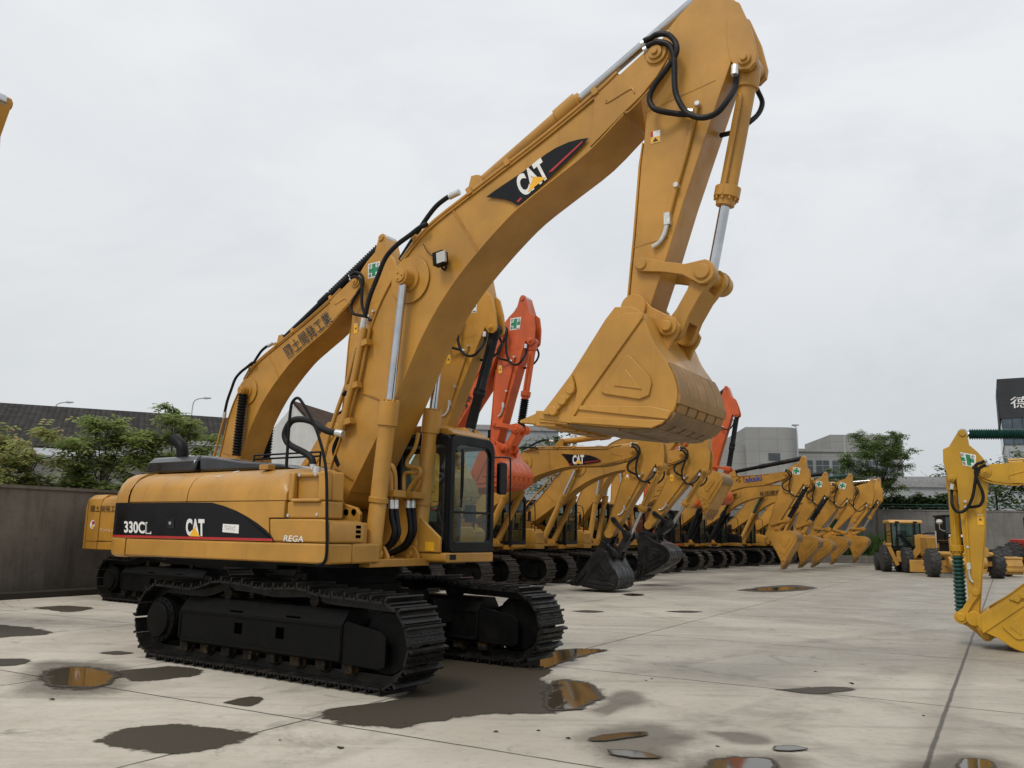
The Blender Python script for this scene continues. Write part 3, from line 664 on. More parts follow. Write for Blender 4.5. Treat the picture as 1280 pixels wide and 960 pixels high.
    # ---------------- hoses over the boom tip
    if hoses:
        tB = lambda p: fs(p)
        for pts, y, r_ in (([(4.667, 7.509), (4.749, 7.514), (4.83, 7.538), (4.959, 7.495), (5.046, 7.386), (5.073, 7.266), (5.032, 7.168), (4.932, 7.049), (4.801, 6.917), (4.729, 6.787), (4.747, 6.671), (4.83, 6.579), (5.049, 6.519), (5.173, 6.485)], -.40, .034),
                           ([(4.697, 7.427), (4.788, 7.439), (4.858, 7.431), (4.977, 7.358), (5.033, 7.208), (5.039, 7.016), (5.044, 6.771), (5.108, 6.571), (5.209, 6.426), (5.367, 6.345), (5.523, 6.36), (5.644, 6.469), (5.704, 6.652), (5.726, 6.807)], -.40, .034)):
            h = MB(); h.tube([qpt((fb if i < 4 else fs)(p), y + (.10 if (i > len(pts) - 3) else 0)) for i, p in enumerate(pts)], r_, 10, 4); h.build('hose', M['rubber'], root)
        h = MB()
        for p, q in ((fb([(4.616, 7.495)][0]), fb([(4.677, 7.506)][0])), (fb([(4.645, 7.403)][0]), fb([(4.717, 7.431)][0])), (fs([(5.154, 6.49)][0]), fs([(5.239, 6.467)][0])), (fs([(5.725, 6.769)][0]), fs([(5.729, 6.883)][0]))):
            h.cyl(qpt(p, -.37), qpt(q, -.36), .04, n=10)
        h.split('hose_fitting', M['zinc'], root)
        if lod < 2:
            h = MB(); h.tube([qpt(fs(p), .13 + .12 * math.sin(i)) for i, p in enumerate([(5.79, 6.902), (5.806, 6.828), (5.847, 6.687), (5.823, 6.512), (5.735, 6.373), (5.626, 6.303), (5.395, 6.337)])], .03, 8, 4); h.build('hose', M['rubber'], root)
    if hoses and name == 'excavator' and lod < 2:
        h = MB(); h.tube([qpt(fb(p), -.42) for p in [(1.492, 5.832), (1.369, 5.81), (1.191, 5.729), (0.968, 5.631), (0.774, 5.48), (0.642, 5.224), (0.51, 4.944), (0.437, 4.666)]], .034, 10, 4); h.build('hose', M['rubber'], root)
        h = MB(); h.tube([qpt(fb(p), -.2) for p in [(1.744, 6.284), (1.609, 6.243), (1.46, 6.169), (1.311, 6.036), (1.122, 5.828), (0.958, 5.635), (0.849, 5.502)]], .034, 10, 4); h.build('hose', M['rubber'], root)
        h = MB(); h.cyl(qpt(fb([(0.437, 4.666)][0]), -.42), qpt(fb([(0.402, 4.51)][0]), -.41), .045, n=10); h.cyl(qpt(fb([(1.69, 6.26)][0]), -.2), qpt(fb([(1.852, 6.295)][0]), -.2), .042, n=10); h.split('hose_fitting', M['zinc'], root)
    # ---------------- lettering and stickers
    if cross:
        f_ = fs; o = MB(); y = -sw - .004
        c_ = (5.22, 7.55); q = .17; P_ = lambda a, b: qpt(f_((c_[0] + a, c_[1] + b)), y)
        def quad(mb, x0, x1, z0, z1, dy): mb.add([(*P_(x0, z0)[:1], y - dy, P_(x0, z0)[2]), (P_(x1, z0)[0], y - dy, P_(x1, z0)[2]), (P_(x1, z1)[0], y - dy, P_(x1, z1)[2]), (P_(x0, z1)[0], y - dy, P_(x0, z1)[2])], [(0, 1, 2, 3)])
        quad(o, -q, q, -q, q, 0); o.mat(1); quad(o, -.05, .05, -.145, .145, .003); quad(o, -.145, -.05, -.05, .05, .003); quad(o, .05, .145, -.05, .05, .003)
        o.mat(2)
        for ch, (a, b) in zip('安全第一', ((-.155, .065), (.065, .065), (-.155, -.155), (.065, -.155))):
            a = -a - .09 if flip else a; p0 = Vector(P_(a + (.09 if flip else 0), b)); fl = -1 if flip else 1; lettering(o, ch, p0 + Vector((0, -.003, 0)), fl * (Vector(P_(a + .09, b)) - Vector(P_(a, b))), Vector(P_(a + (.09 if flip else 0), b + (.02 if ch == '一' else .09))) - p0, .0)
        o.build('safety_cross_sticker', [M['white'], M['dec_green'], M['ink']], stick, smooth_=False, normals=False)
    if lod < 2 and name == 'excavator':
        o = MB(); y = -sw - .005; a = fs((4.72, 6.30)); o.box(a[0] - .06, a[0] + .06, y, y + .004, a[1] - .02, a[1] + .13)
        o.mat(1); o.box(a[0] - .06, a[0] - .03, y - .002, y - .001, a[1] + .06, a[1] + .13) if decal else None
        o.mat(2); o.box(a[0] - .058, a[0] + .058, y - .003, y - .001, a[1] - .10 if not decal else a[1] - .018, a[1] + .055 if decal else a[1] + .12)
        o.mat(3); o.prism([(a[0] - .035, a[1] - .005), (a[0] + .035, a[1] - .005), (a[0], a[1] + .045)], y - .005, y - .0035)
        o.build('warning_sticker', [M['white'], M['dec_red'], M['dec_yel'], M['ink']], stick, smooth_=False)
    if decal:
        o = MB(); y = -bw - .012; o.sheet(F([(2.396, 6.056), (2.513, 6.11), (2.705, 6.184), (2.969, 6.281), (3.117, 6.354), (3.299, 6.438), (3.443, 6.486), (3.621, 6.515), (3.761, 6.516), (3.899, 6.501), (3.847, 6.442), (3.691, 6.333), (3.481, 6.193), (3.267, 6.053), (3.085, 5.937), (2.92, 5.845), (2.863, 5.857), (2.786, 5.916), (2.671, 5.971), (2.554, 6.012)], fb), y)
        o.mat(1); o.sheet(F([(3.352, 6.196), (3.338, 6.18), (3.395, 6.186), (3.813, 6.46), (3.819, 6.485)], fb), y - .003); o.sheet(F([(2.874, 5.901), (2.929, 5.937), (2.956, 5.924), (2.93, 5.903), (2.9, 5.879)], fb), y - .003)
        o.mat(2); q0, qu, qv = [qpt(fb(p), y - .005) for p in [(2.974, 5.92), (3.367, 6.12), (2.827, 6.208)]]
        lettering(o, 'CAT', q0, Vector(qu) - Vector(q0), Vector(qv) - Vector(q0), .045)
        o.mat(3); o.sheet(F([(3.04, 5.98), (3.309, 6.12), (3.119, 6.176)], fb), y - .008)
        o.build('boom_decal', [M['dec_black'], M['dec_red'], M['white'], M['dec_yel']], boom, smooth_=False, normals=False)
    if text:
        body_t, (p0, pu, pv), mt = text
        o = MB(); y = -bw - .013; q0 = Vector(qpt(fb(p0), y)); qu = Vector(qpt(fb(pu), y)) - q0; qv = Vector(qpt(fb(pv), y)) - q0
        if mt == 'blue':
            lettering(o, 'T', q0 + qu * .28, qu * .09, qv, .02); o.mat(1); lettering(o, 'akaki', q0 + qu * .38, qu * .62, qv, .02)
            o.mat(2)
            for a, b in ((0, .25), (.1, .0), (.1, .55)): o.add([q0 + qu * a + qv * b, q0 + qu * (a + .06) + qv * (b + .25), q0 + qu * (a + .12) + qv * (b + .5), q0 + qu * (a + .06) + qv * (b + .5)], [(0, 1, 2, 3)])
            o.build('boom_lettering', [M['dec_red'], M['dec_blue'], M['ink']], boom, smooth_=False, normals=False)
        else:
            lettering(o, body_t, q0, qu, qv, .006); o.build('boom_lettering', M['ink'], boom, smooth_=False, normals=False)
    # ---------------- brackets that carry the boom
    mb = MB()
    br = [(-.55, 1.45), (-.42, 2.0), (-.22, 2.36), (-.05, 2.42), (.08, 2.34), (.18, 2.12), (.44, 2.06), (.52, 1.98), (.50, 1.80), (.62, 1.60), (.66, 1.45)]
    for y in (-.42, .36): mb.prism(br, y, y + .06)
    for y in (-.46, .46):
        for d_ in (-.17, .12): mb.prism([(.5, 1.36), (.56, 1.52), (.70, 1.58), (.88, 1.56), (.96, 1.44), (.96, 1.36)], y + d_, y + d_ + .05)
        mb.cyl((Q0[0], y - .2, Q0[1]), (Q0[0], y + .2, Q0[1]), .06)
    mb.box(-.6, 1.02, -.74, .46, 1.30, 1.40)
    mb.build('boom_bracket', pm, root, .01)
    if body == 'plain':
        # upper house: rounded counterweight, hood, cab base
        cw = MB(); pl = [(-2.55, -1.46), (-3.05, -1.46), (-3.32, -1.36), (-3.46, -1.1), (-3.52, -.5), (-3.52, .5), (-3.46, 1.1), (-3.32, 1.36), (-3.05, 1.46), (-2.55, 1.46)]
        pl = [(x - tail, y) for x, y in pl]
        loft(cw, [[(x, y, 1.20) for x, y in pl], [(x, y, 1.4) for x, y in pl], [(x, y, 2.25) for x, y in pl], [(x * .99, y * .98, 2.45) for x, y in pl], [(x * .97, y * .90, 2.56) for x, y in pl]])
        cwo = cw.build('counterweight', hp, root, .02)
        sm_ = MB(); sm_.box(-3.06 - tail, -3.05 - tail, -1.463, -1.455, 1.22, 2.4); sm_.box(-3.05 - tail, -2.5, -1.4635, -1.455, 1.395, 1.405); sm_.split('panel_gap', M['shadow_gap'], cwo)
        hd = MB()
        for ya, yb in ((-1.45, -.55), (.55, 1.45)):
            s1 = [(ya, 1.40), (ya, 2.3), (ya + .06, 2.46), (ya + .2, 2.53), (yb - .1, 2.55), (yb, 2.5), (yb, 1.40)] if ya < 0 else [(ya, 1.40), (ya, 2.5), (ya + .1, 2.55), (yb - .2, 2.53), (yb - .06, 2.46), (yb, 2.3), (yb, 1.40)]
            xf = .35 if ya < 0 else -.55
            hd.prism_axis(s1, (-2.52 - tail, 0, 0), (0, 1, 0), (0, 0, 1), (xf + 2.52 + tail, 0, 0))
        hd.box(-2.52, -.7, -.54, .54, 1.42, 2.48); hd.prism([(.36, 1.40), (.36, 1.95), (.9, 1.93), (1.05, 1.8), (1.05, 1.40)], -1.45, -.8)
        hd.build('engine_housing', hp, root, .02)
        dk = MB(); dk.box(-2.5 - tail, 1.05, -1.47, -.76, 1.20, 1.39); dk.box(-2.5 - tail, 1.25, .48, 1.50, 1.20, 1.385); dk.box(-2.5, -.6, -.75, .47, 1.16, 1.38); dk.prism([(1.0, 1.20), (1.0, 1.385), (1.33, 1.385), (1.33, 1.27), (1.24, 1.2)], .55, 1.51)
        dk.build('deck', pm if deck == 'same' else M[deck], root, .015)
        tp = MB(); tp.prism_axis([(-.9, 0), (-.85, .22), (.3, .22), (.4, 0)], (-2.9, 0, 2.54), (0, 1, 0), (0, 0, 1), (1.6, 0, 0)); tp.build('engine_cover', M['black'], root, .03)
        ex = MB(); ex.tube([(-2.0, -.2, 2.7), (-2.0, -.2, 3.0), (-2.1, -.2, 3.12), (-2.2, -.2, 3.14)], .06, 10, 4); ex.build('exhaust_pipe', M['black'], root)
        cab(root, pm, lod, 0, -.02, dark_cab, roof=(P != 'orange'))
        hr = MB(); hr.tube([(.98, -1.42, 1.5), (.98, -1.42, 2.7), (.8, -1.42, 2.95), (.1, -1.42, 3.0), (-.1, -1.42, 2.9), (-.1, -1.42, 2.5)], .02, 8, 3); hr.tube([(.98, -1.42, 2.2), (.1, -1.42, 2.3)], .016, 6, 1); hr.build('handrail', M['black'], root)
        if lod < 2:
            mr = MB(); mr.tube([(1.28, 1.5, 2.6), (1.36, 1.72, 2.62), (1.36, 1.75, 2.2)], .014, 6, 2); mr.box(1.33, 1.37, 1.66, 1.82, 2.2, 2.55); mr.build('mirror', M['black'], root)
    return root, fb, fs, fk

def loft(mb, loops):
    n = len(loops[0]); v = [p for l in loops for p in l]; f = []
    for i in range(len(loops) - 1):
        for k in range(n): f.append((i * n + k, i * n + (k + 1) % n, (i + 1) * n + (k + 1) % n, (i + 1) * n + k))
    f += [tuple(range(n - 1, -1, -1)), tuple((len(loops) - 1) * n + k for k in range(n))]
    return mb.add(v, f)

# ------------------------------------------------------------------ the large excavator on the concrete
root, fb, fs, fk = excavator('excavator', 'largest excavator, ochre yellow with black side panel, its bucket raised high over wet concrete', None,
                             (-2.2, 12.04), -33, P='yellow', lod=0, decal=True, cross=False, body='custom', uz=-1.4, trk='track')
Y_ = M['yellow']
boom = [o for o in root.children if o.name.startswith('boom') and 'cyl' not in o.name and 'bra' not in o.name][0]
# counterweight
pl = [(-3.005, -1.5), (-3.24, -1.49), (-3.42, -1.43), (-3.57, -1.28), (-3.67, -1.0), (-3.73, -.5), (-3.74, 0), (-3.73, .5), (-3.67, 1.0), (-3.57, 1.28), (-3.42, 1.43), (-3.24, 1.49), (-3.005, 1.5)]
def inset(p, k): return (-2.99 + (p[0] + 2.99) * (1 - k * .7), p[1] * (1 - k))
mb = MB(); loft(mb, [[(*inset(p, .05), 1.33) for p in pl], [(*inset(p, .012), 1.36) for p in pl], [(*p, 1.40) for p in pl], [(*p, 1.595) for p in pl]])
loft(mb, [[(*inset(p, .006), 1.61) for p in pl]] + [[(*inset(p, k), z) for p in pl] for k, z in ((.004, 2.11), (.012, 2.24), (.045, 2.37), (.10, 2.47), (.18, 2.535), (.30, 2.555))])
cw = mb.build('counterweight', Y_, root, .012)
mb = MB()
strip = [inset(p, .004) for p in pl[:6]]
for z0, z1, k in ((1.635, 2.105, 0), (1.612, 1.642, 1)):
    mb.m = k; e = .004 + .002 * k; n = len(strip)
    mb.add([(p[0] - e * .6, p[1] - e, z0) for p in strip] + [(p[0] - e * .6, p[1] - e, z1) for p in strip], [(i, i + 1, n + i + 1, n + i) for i in range(n - 1)])
mb.build('side_stripe', [M['dec_black'], M['dec_red']], cw, normals=False)
# lower band, side doors, hood
mb = MB(); mb.box(-2.975, 1.06, -1.5, -1.1, 1.355, 1.598); mb.box(.86, 1.06, -1.098, -.60, 1.355, 1.598); mb.build('lower_side_beam', Y_, root, .025)
mb = MB(); mb.box(-2.6, .85, -1.09, -.75, 1.30, 1.6); mb.box(-2.9, -.3, -1.42, 1.40, 1.58, 2.0); mb.box(-2.9, .9, .48, 1.46, 1.30, 1.42); mb.box(-2.9, -.65, -.74, .47, 1.22, 1.56); mb.build('deck', M['black'], root)
doors = MB(); doors.prism([(-2.975, 1.606), (-1.675, 1.606), (-1.675, 2.104), (-2.975, 2.104)], -1.497, -1.43); doors.build('engine_door', Y_, root, .006)
doors = MB(); doors.prism([(-1.663, 1.606), (.07, 1.606), (.0, 1.68), (-.02, 1.9), (.25, 1.9), (.25, 2.104), (-1.663, 2.104)], -1.497, -1.43); d2 = doors.build('engine_door', Y_, root, .006)
mb = MB(); y = -1.5005
arch = [(-1.81, 2.098), (-1.133, 2.094), (-0.885, 2.048), (-0.642, 1.988), (-0.402, 1.906), (-0.205, 1.824), (-0.05, 1.746), (0.028, 1.693), (0.081, 1.637), (0.095, 1.605)]
top = [(-3.0, 2.10), (-1.668, 2.10)] + [(x, min(z, 2.10)) for x, z in arch[1:]]
mb.sheet([(-3.0, 1.64)] + top[:1] + top[1:] + [(arch[-1][0], 1.64)], y)
mb.mat(1); mb.sheet([(-3.0, 1.612), (-3.0, 1.642), (.075, 1.642), (.085, 1.612)], y - .002)
for t, q, o_ in (('330C', [(-3.026, 1.677), (-2.532, 1.669), (-3.053, 1.842)], .03), ('CAT', [(-1.618, 1.654), (-1.227, 1.647), (-1.648, 1.884)], .045)):
    mb.mat(2); a, b, c = [Vector((p[0], y - .004, p[1])) for p in q]; lettering(mb, t, a, b - a, c - a, o_)
mb.mat(3); mb.sheet([(-1.545, 1.648), (-1.318, 1.646), (-1.45, 1.771)], y - .006)
q = [(-2.518, 1.667), (-2.389, 1.666), (-2.542, 1.828)]; a, b, c = [Vector((p[0], y - .003, p[1])) for p in q]
mb.mat(2); lettering(mb, 'L', a, b - a, c - a, .03); mb.mat(0); lettering(mb, 'L', a + (b - a) * .16 + (c - a) * .09 + Vector((0, -.002, 0)), (b - a) * .68, (c - a) * .82, .005)
mb.mat(2); mb.sheet([(-0.875, 1.817), (-0.56, 1.807), (-0.556, 1.697), (-0.875, 1.711)], y - .004)
mb.mat(4)
for i in range(4):
    yy = .12 + .2 * i; A_, B_, C_, D_ = [(-0.849, 1.802), (-0.601, 1.794), (-0.597, 1.715), (-0.853, 1.727)]
    for k in range(6):
        u0 = .02 + k * .15; u1 = u0 + .07 + .05 * ((k * 7 + i * 3) % 3) / 2
        if (k + i * 2) % 5 == 4: continue
        pq = lambda u, v: (A_[0] + (B_[0] - A_[0]) * u + (D_[0] - A_[0]) * v, A_[1] + (B_[1] - A_[1]) * u + (D_[1] - A_[1]) * v)
        mb.sheet([pq(u0, yy), pq(u1, yy), pq(u1, yy + .05), pq(u0, yy + .05)], y - .006)
mb.build('side_stripe', [M['dec_black'], M['dec_red'], M['white'], M['dec_yel'], M['ink']], d2, smooth_=False, normals=False)
mb = MB(); h = [(-2.067, 1.883), (-1.902, 1.875), (-1.885, 1.748), (-2.049, 1.752)]; mb.prism(h, -1.508, -1.5012); mb.mat(1); hh = [(-2.003, 1.839), (-1.959, 1.839), (-1.954, 1.801), (-1.998, 1.801)]; mb.prism(hh, -1.514, -1.509); mb.build('door_latch', [M['black_gloss'], M['zinc']], d2)
SEC = [(-1.5, 2.112), (-1.494, 2.20), (-1.475, 2.28), (-1.43, 2.37), (-1.36, 2.44), (-1.26, 2.495), (-1.12, 2.535), (-.9, 2.56), (-.5, 2.575), (-.5, 2.112)]
mb = MB(); loft(mb, [[(-2.975, *p) for p in SEC], [(-1.676, *p) for p in SEC]]); mb.build('engine_hood', Y_, root, .006)
def sc_(p, ky, kz): return (-.5 + (p[0] + .5) * ky, 2.112 + (p[1] - 2.112) * kz)
mb = MB(); loft(mb, [[(-1.662, *p) for p in SEC], [(-.02, *p) for p in SEC], [(.10, *sc_(p, 1, .97)) for p in SEC], [(.19, *sc_(p, .995, .86)) for p in SEC], [(.245, *sc_(p, .99, .6)) for p in SEC], [(.26, *sc_(p, .985, .2)) for p in SEC]]); hood = mb.build('engine_hood', Y_, root, .006)
mb = MB(); ss = [(p[0] * .997, p[1] - .004) for p in SEC]; loft(mb, [[(-3.02, *p) for p in ss], [(-2.96, *p) for p in ss]]); loft(mb, [[(-1.69, *p) for p in ss], [(-1.65, *p) for p in ss]]); mb.split('panel_gap', M['shadow_gap'], hood)
mb = MB(); tp = [(-1.30, -1.20, 2.50, 2.525), ]
mb.add([(-1.30, -1.36, 2.447), (-1.24, -1.36, 2.447), (-1.08, -1.12, 2.541), (-1.14, -1.12, 2.541)], [(0, 1, 2, 3)]); mb.build('tape_mark', M['white'], hood)
# toolbox with louvres and the tank behind
mb = MB(); mb.prism([(.10, 1.606), (.02, 1.70), (.0, 1.886), (.90, 1.886), (1.03, 1.86), (1.06, 1.80), (1.06, 1.606)], -1.5, -.90); tb = mb.build('toolbox', Y_, root, .02)
mb = MB()
for i in range(3): mb.prism_axis([(0, 0), (.085, 0), (.085, .038), (0, .038)], (1.061, -1.06, 1.665 + .058 * i), (0, 1, 0), (0, 0, 1), (.003, 0, 0))
mb.split('louvre', M['shadow_gap'], tb)
mb = MB(); q = [(0.28, 1.614), (0.624, 1.61), (0.294, 1.687)]; a, b, c = [Vector((p[0], -1.504, p[1])) for p in q]; lettering(mb, 'REGA', a, b - a, c - a, .012); mb.build('toolbox_lettering', M['white'], tb, smooth_=False, normals=False)
mb = MB()
mb.box(.27, .95, -1.47, -1.18, 1.892, 2.10); mb.box(.27, .95, -1.38, -1.18, 2.105, 2.46); mb.box(.27, .36, -1.47, -1.385, 2.105, 2.462); mb.box(.78, .95, -1.47, -1.385, 2.105, 2.462); mb.box(.365, .775, -1.43, -1.385, 2.40, 2.455)
mb.box(.37, .86, -1.52, -1.44, 2.09, 2.135); tk = mb.build('fuel_tank', Y_, root, .025)
mb = MB()
for x, z in ((.42, 2.43), (.70, 2.43)): mb.cyl((x, -1.44, z), (x, -1.425, z), .022, n=8)
for x, z in ((.3, 1.93), (.80, 1.94)): mb.cyl((x, -1.48, z), (x, -1.465, z), .022, n=8)
mb.cyl((.55, -1.28, 2.46), (.55, -1.28, 2.54), .05); mb.split('tank_bolt', M['zinc'], tk)
mb = MB(); mb.box(-.55, -.38, -1.25, -1.12, 2.53, 2.60); mb.build('hinge_block', Y_, hood, .008)
mb = MB(); mb.prism_axis([(-1.08, 0), (-1.05, .16), (-.95, .25), (.2, .25), (.3, 0)], (-3.30, 0, 2.56), (0, 1, 0), (0, 0, 1), (1.15, 0, .0))
mb.prism([(-2.14, 2.56), (-2.14, 2.80), (-1.9, 2.77), (-1.2, 2.68), (-.45, 2.63), (-.2, 2.56)], -1.0, .2); ec = mb.build('engine_cover', M['black_gloss'], root, .06)
mb = MB(); mb.tube([(-2.75, -.85, 2.75), (-2.755, -.85, 2.93), (-2.82, -.85, 3.01), (-2.98, -.85, 3.10)], .088, 16, 4); ep = mb.build('exhaust_pipe', M['black'], root); 
mb = MB(); mb.tube([(-1.9, -.2, 2.86), (-.5, -.2, 2.86)], .014, 6, 1); mb.tube([(-1.9, -.2, 2.80), (-.5, -.2, 2.80)], .014, 6, 1)
for x in (-1.9, -1.2, -.5): mb.tube([(x, -.2, 2.55), (x, -.2, 2.86)], .014, 6, 1)
mb.build('hood_rail', M['black'], root)
mb = MB(); mb.box(-2.95, -.6, .5, 1.48, 1.44, 2.48); mb.box(-2.95, -.5, .48, 1.5, 1.36, 1.43); mb.build('pump_housing', Y_, root, .03)
mb = MB(); mb.box(.0, .86, -1.17, -.62, 1.40, 1.86); mb.build('valve_cover', Y_, root, .03)
mb = MB()
for x, z in ((.27, 2.0), (.41, 2.0)): mb.cyl((x, -.432, z), (x, -.418, z), .04, n=14)
mb.split('bracket_hole', M['shadow_gap'], root)
# cab on its base
mb = MB(); mb.prism_axis(rrect(.38, 1.53, 1.345, 1.478, (.02, .03, .05, .02)), (-.45, 0, 0), (0, 1, 0), (0, 0, 1), (1.80, 0, 0)); cb = mb.build('cab_base', Y_, root, .015)
mb = MB(); mb.prism([(.45, 1.482), (.45, 2.25), (.62, 2.2), (.90, 1.96), (1.27, 1.68), (1.27, 1.482)], .36, .405); mb.build('cab_front_plate', Y_, root, .01)
mb = MB(); mb.mat(0); mb.box(1.02, 1.17, .355, .359, 1.50, 1.62); mb.box(1.352, 1.355, .50, .62, 1.38, 1.45) if False else None
mb.mat(1); mb.prism_axis([(0, 0), (.14, 0), (.14, .07), (0, .07)], (1.352, .48, 1.385), (0, 1, 0), (0, 0, 1), (.003, 0, 0)); mb.build('data_plate', [M['dec_yel'], M['black']], cb)
c_ = cab(root, Y_, 0, 0.02, 0.0, False, z0=1.465, z1=3.13)
mb = MB(); mb.tube([(1.30, 1.53, 2.86), (1.36, 1.86, 2.88), (1.37, 1.92, 2.80), (1.36, 1.94, 2.2), (1.34, 1.98, 1.55)], .014, 8, 3); mb.build('mirror_bracket', M['black'], root)
mb = MB(); mb.prism_axis(rrect(1.66, 1.86, 2.32, 2.80, .05), (1.36, 0, 0), (0, 1, 0), (0, 0, 1), (-.07, 0, 0)); mb.build('mirror', M['black'], root, .015)
# grab rail in front of the tank
mb = MB(); mb.tube([(x, -1.53, z) for x, z in [(0.283, 2.511), (0.282, 2.761), (0.284, 3.064), (0.3, 3.297), (0.351, 3.37), (0.414, 3.385), (0.49, 3.329), (0.645, 3.143), (0.762, 2.977), (0.882, 2.737), (0.951, 2.541), (0.989, 2.348), (1.021, 1.968), (1.053, 1.502), (1.005, 1.372), (0.901, 1.35)]], .019, 10, 3); mb.build('grab_rail', M['black'], root)
# big return hose from tank to boom
pts = [(0.38, 3.026), (0.232, 3.055), (0.079, 3.117), (-0.079, 3.202), (-0.297, 3.248), (-0.468, 3.235), (-0.556, 3.151), (-0.594, 3.042), (-0.52, 2.928), (-0.373, 2.855), (-0.182, 2.782), (-0.038, 2.691), (-0.006, 2.561)]
mb = MB(); mb.tube([(x, -.8 + .0 * i, z) for i, (x, z) in enumerate(pts)], .045, 12, 4); mb.build('hose', M['rubber'], root)
mb = MB(); a = pts[0]; mb.cyl((a[0] - .0, -.8, a[1]), (a[0] + .11, -.78, a[1] - .02), .05, n=12); b = pts[-1]; mb.cyl((b[0], -.8, b[1] - .14), (b[0], -.8, b[1] + .06), .05, n=12); mb.split('hose_fitting', M['zinc'], root)
mb = MB(); mb.tube([(p[0], -.42, p[1]) for p in [(0.435, 4.525), (0.4, 4.358), (0.343, 4.081), (0.298, 3.86), (0.237, 3.64), (0.188, 3.476), (0.143, 3.256), (0.107, 3.125), (0.065, 3.071), (0.004, 3.086)]], .045, 12, 3); mb.tube([(p[0], -.36, p[1]) for p in [(0.483, 4.532), (0.414, 4.198), (0.346, 3.865), (0.259, 3.591), (0.172, 3.317)]], .03, 10, 3)
for p in [(0.374, 4.304), (0.232, 3.719), (0.13, 3.223)]: mb.obox((p[0] + .04, -.40, p[1]), ((1, 0, .2), (0, 1, 0), (-.2, 0, 1)), (.11, .05, .04))
mb.split('hydraulic_pipe', Y_, boom)
mb = MB()
for t in ("424,546 418,560 420,572 424,582", "437,480 430,492 426,503"): mb.tube([(p[0], -.3, p[1]) for p in [(-0.05, 3.045), (-0.131, 2.891), (-0.091, 2.755), (-0.022, 2.642)]], .035, 10, 3)
mb.tube([(p[0], -.36, p[1]) for p in [(0.217, 3.775), (0.117, 3.681), (0.045, 3.619)]], .03, 10, 3); mb.split('hose', M['rubber'], root)
# work light on the boom side
mb = MB(); mb.obox(([(1.752, 5.299)][0][0], -.44, [(1.752, 5.299)][0][1]), ((1, 0, .12), (0, 1, 0), (-.12, 0, 1)), (.085, .06, .09)); mb.mat(1); mb.obox(([(1.785, 5.294)][0][0] + .02, -.485, [(1.758, 5.298)][0][1]), ((1, 0, .12), (0, 1, 0), (-.12, 0, 1)), (.07, .02, .075))
mb.mat(0); mb.tube([(p[0], -.36, p[1]) for p in [(1.715, 5.212), (1.771, 5.159), (1.795, 5.221)]], .015, 6, 2); mb.tube([(p[0], -.345, p[1]) for p in [(1.604, 5.357), (1.506, 5.429), (1.435, 5.509), (1.376, 5.599)]], .007, 6, 2)
mb.build('work_light', [M['black'], M['lamp']], boom, .008)
# hoses and pipes between the boom cylinders
mb = MB()
for t, yy in (([(0.868, 2.07), (0.89, 1.913), (0.94, 1.746), (0.852, 1.578), (0.675, 1.502), (0.579, 1.436)], -.20), ([(0.875, 2.073), (0.922, 1.851), (0.942, 1.716), (0.838, 1.578), (0.674, 1.501), (0.536, 1.434)], -.12), ([(0.823, 2.095), (0.876, 1.857), (0.869, 1.717), (0.777, 1.576), (0.596, 1.486), (0.424, 1.449)], .20), ([(0.842, 2.098), (0.881, 1.858), (0.873, 1.718), (0.754, 1.554), (0.557, 1.473), (0.385, 1.425)], .28)):
    mb.tube([(x, yy, z) for x, z in t], .036, 10, 4)
mb.split('cylinder_hose', M['rubber'], root)
mb = MB()
for p, q, yy in ((*[(0.869, 2.049), (0.863, 2.165)], -.20), (*[(0.877, 2.052), (0.871, 2.168)], -.12), (*[(0.824, 2.073), (0.819, 2.171)], .2), (*[(0.843, 2.076), (0.838, 2.174)], .28)): mb.cyl((p[0], yy, p[1]), (q[0], yy, q[1]), .042, n=10)
mb.split('hose_fitting', M['zinc'], root)
mb = MB()
for t, yy, r_ in (([(0.757, 2.562), (0.815, 2.539), (0.849, 2.431), (0.863, 2.155)], -.20, .028), ([(0.682, 2.667), (0.798, 2.62), (0.848, 2.479), (0.871, 2.158)], -.12, .03), ([(0.961, 3.104), (0.938, 2.982), (0.9, 2.884), (0.833, 2.787), (0.779, 2.711), (0.782, 2.655), (0.84, 2.632), (0.94, 2.623), (1.012, 2.594), (1.014, 2.528), (0.934, 2.442), (0.853, 2.356), (0.815, 2.258), (0.819, 2.171)], .2, .028), ([(0.953, 2.458), (0.901, 2.36), (0.848, 2.273), (0.839, 2.163)], .28, .028), ([(0.944, 2.541), (0.772, 2.556), (0.734, 2.457), (0.762, 2.171)], .2, .028)):
    mb.tube([(x, yy, z) for x, z in t], r_, 10, 4)
for c__, yy in (([(0.858, 2.25)][0], -.2), ([(0.858, 2.247)][0], .2)): mb.box(c__[0] - .14, c__[0] + .14, yy - .1, yy + .14, c__[1] - .045, c__[1] + .045)
for s_ in (-.46, .46): mb.lathe((Q0[0] + .064, s_, Q0[1] + .67), (Q0[0] + .073, s_, Q0[1] + .74), [(0, .128), (1, .128)], 20)
mb.split('cylinder_pipe', Y_, root, .006)

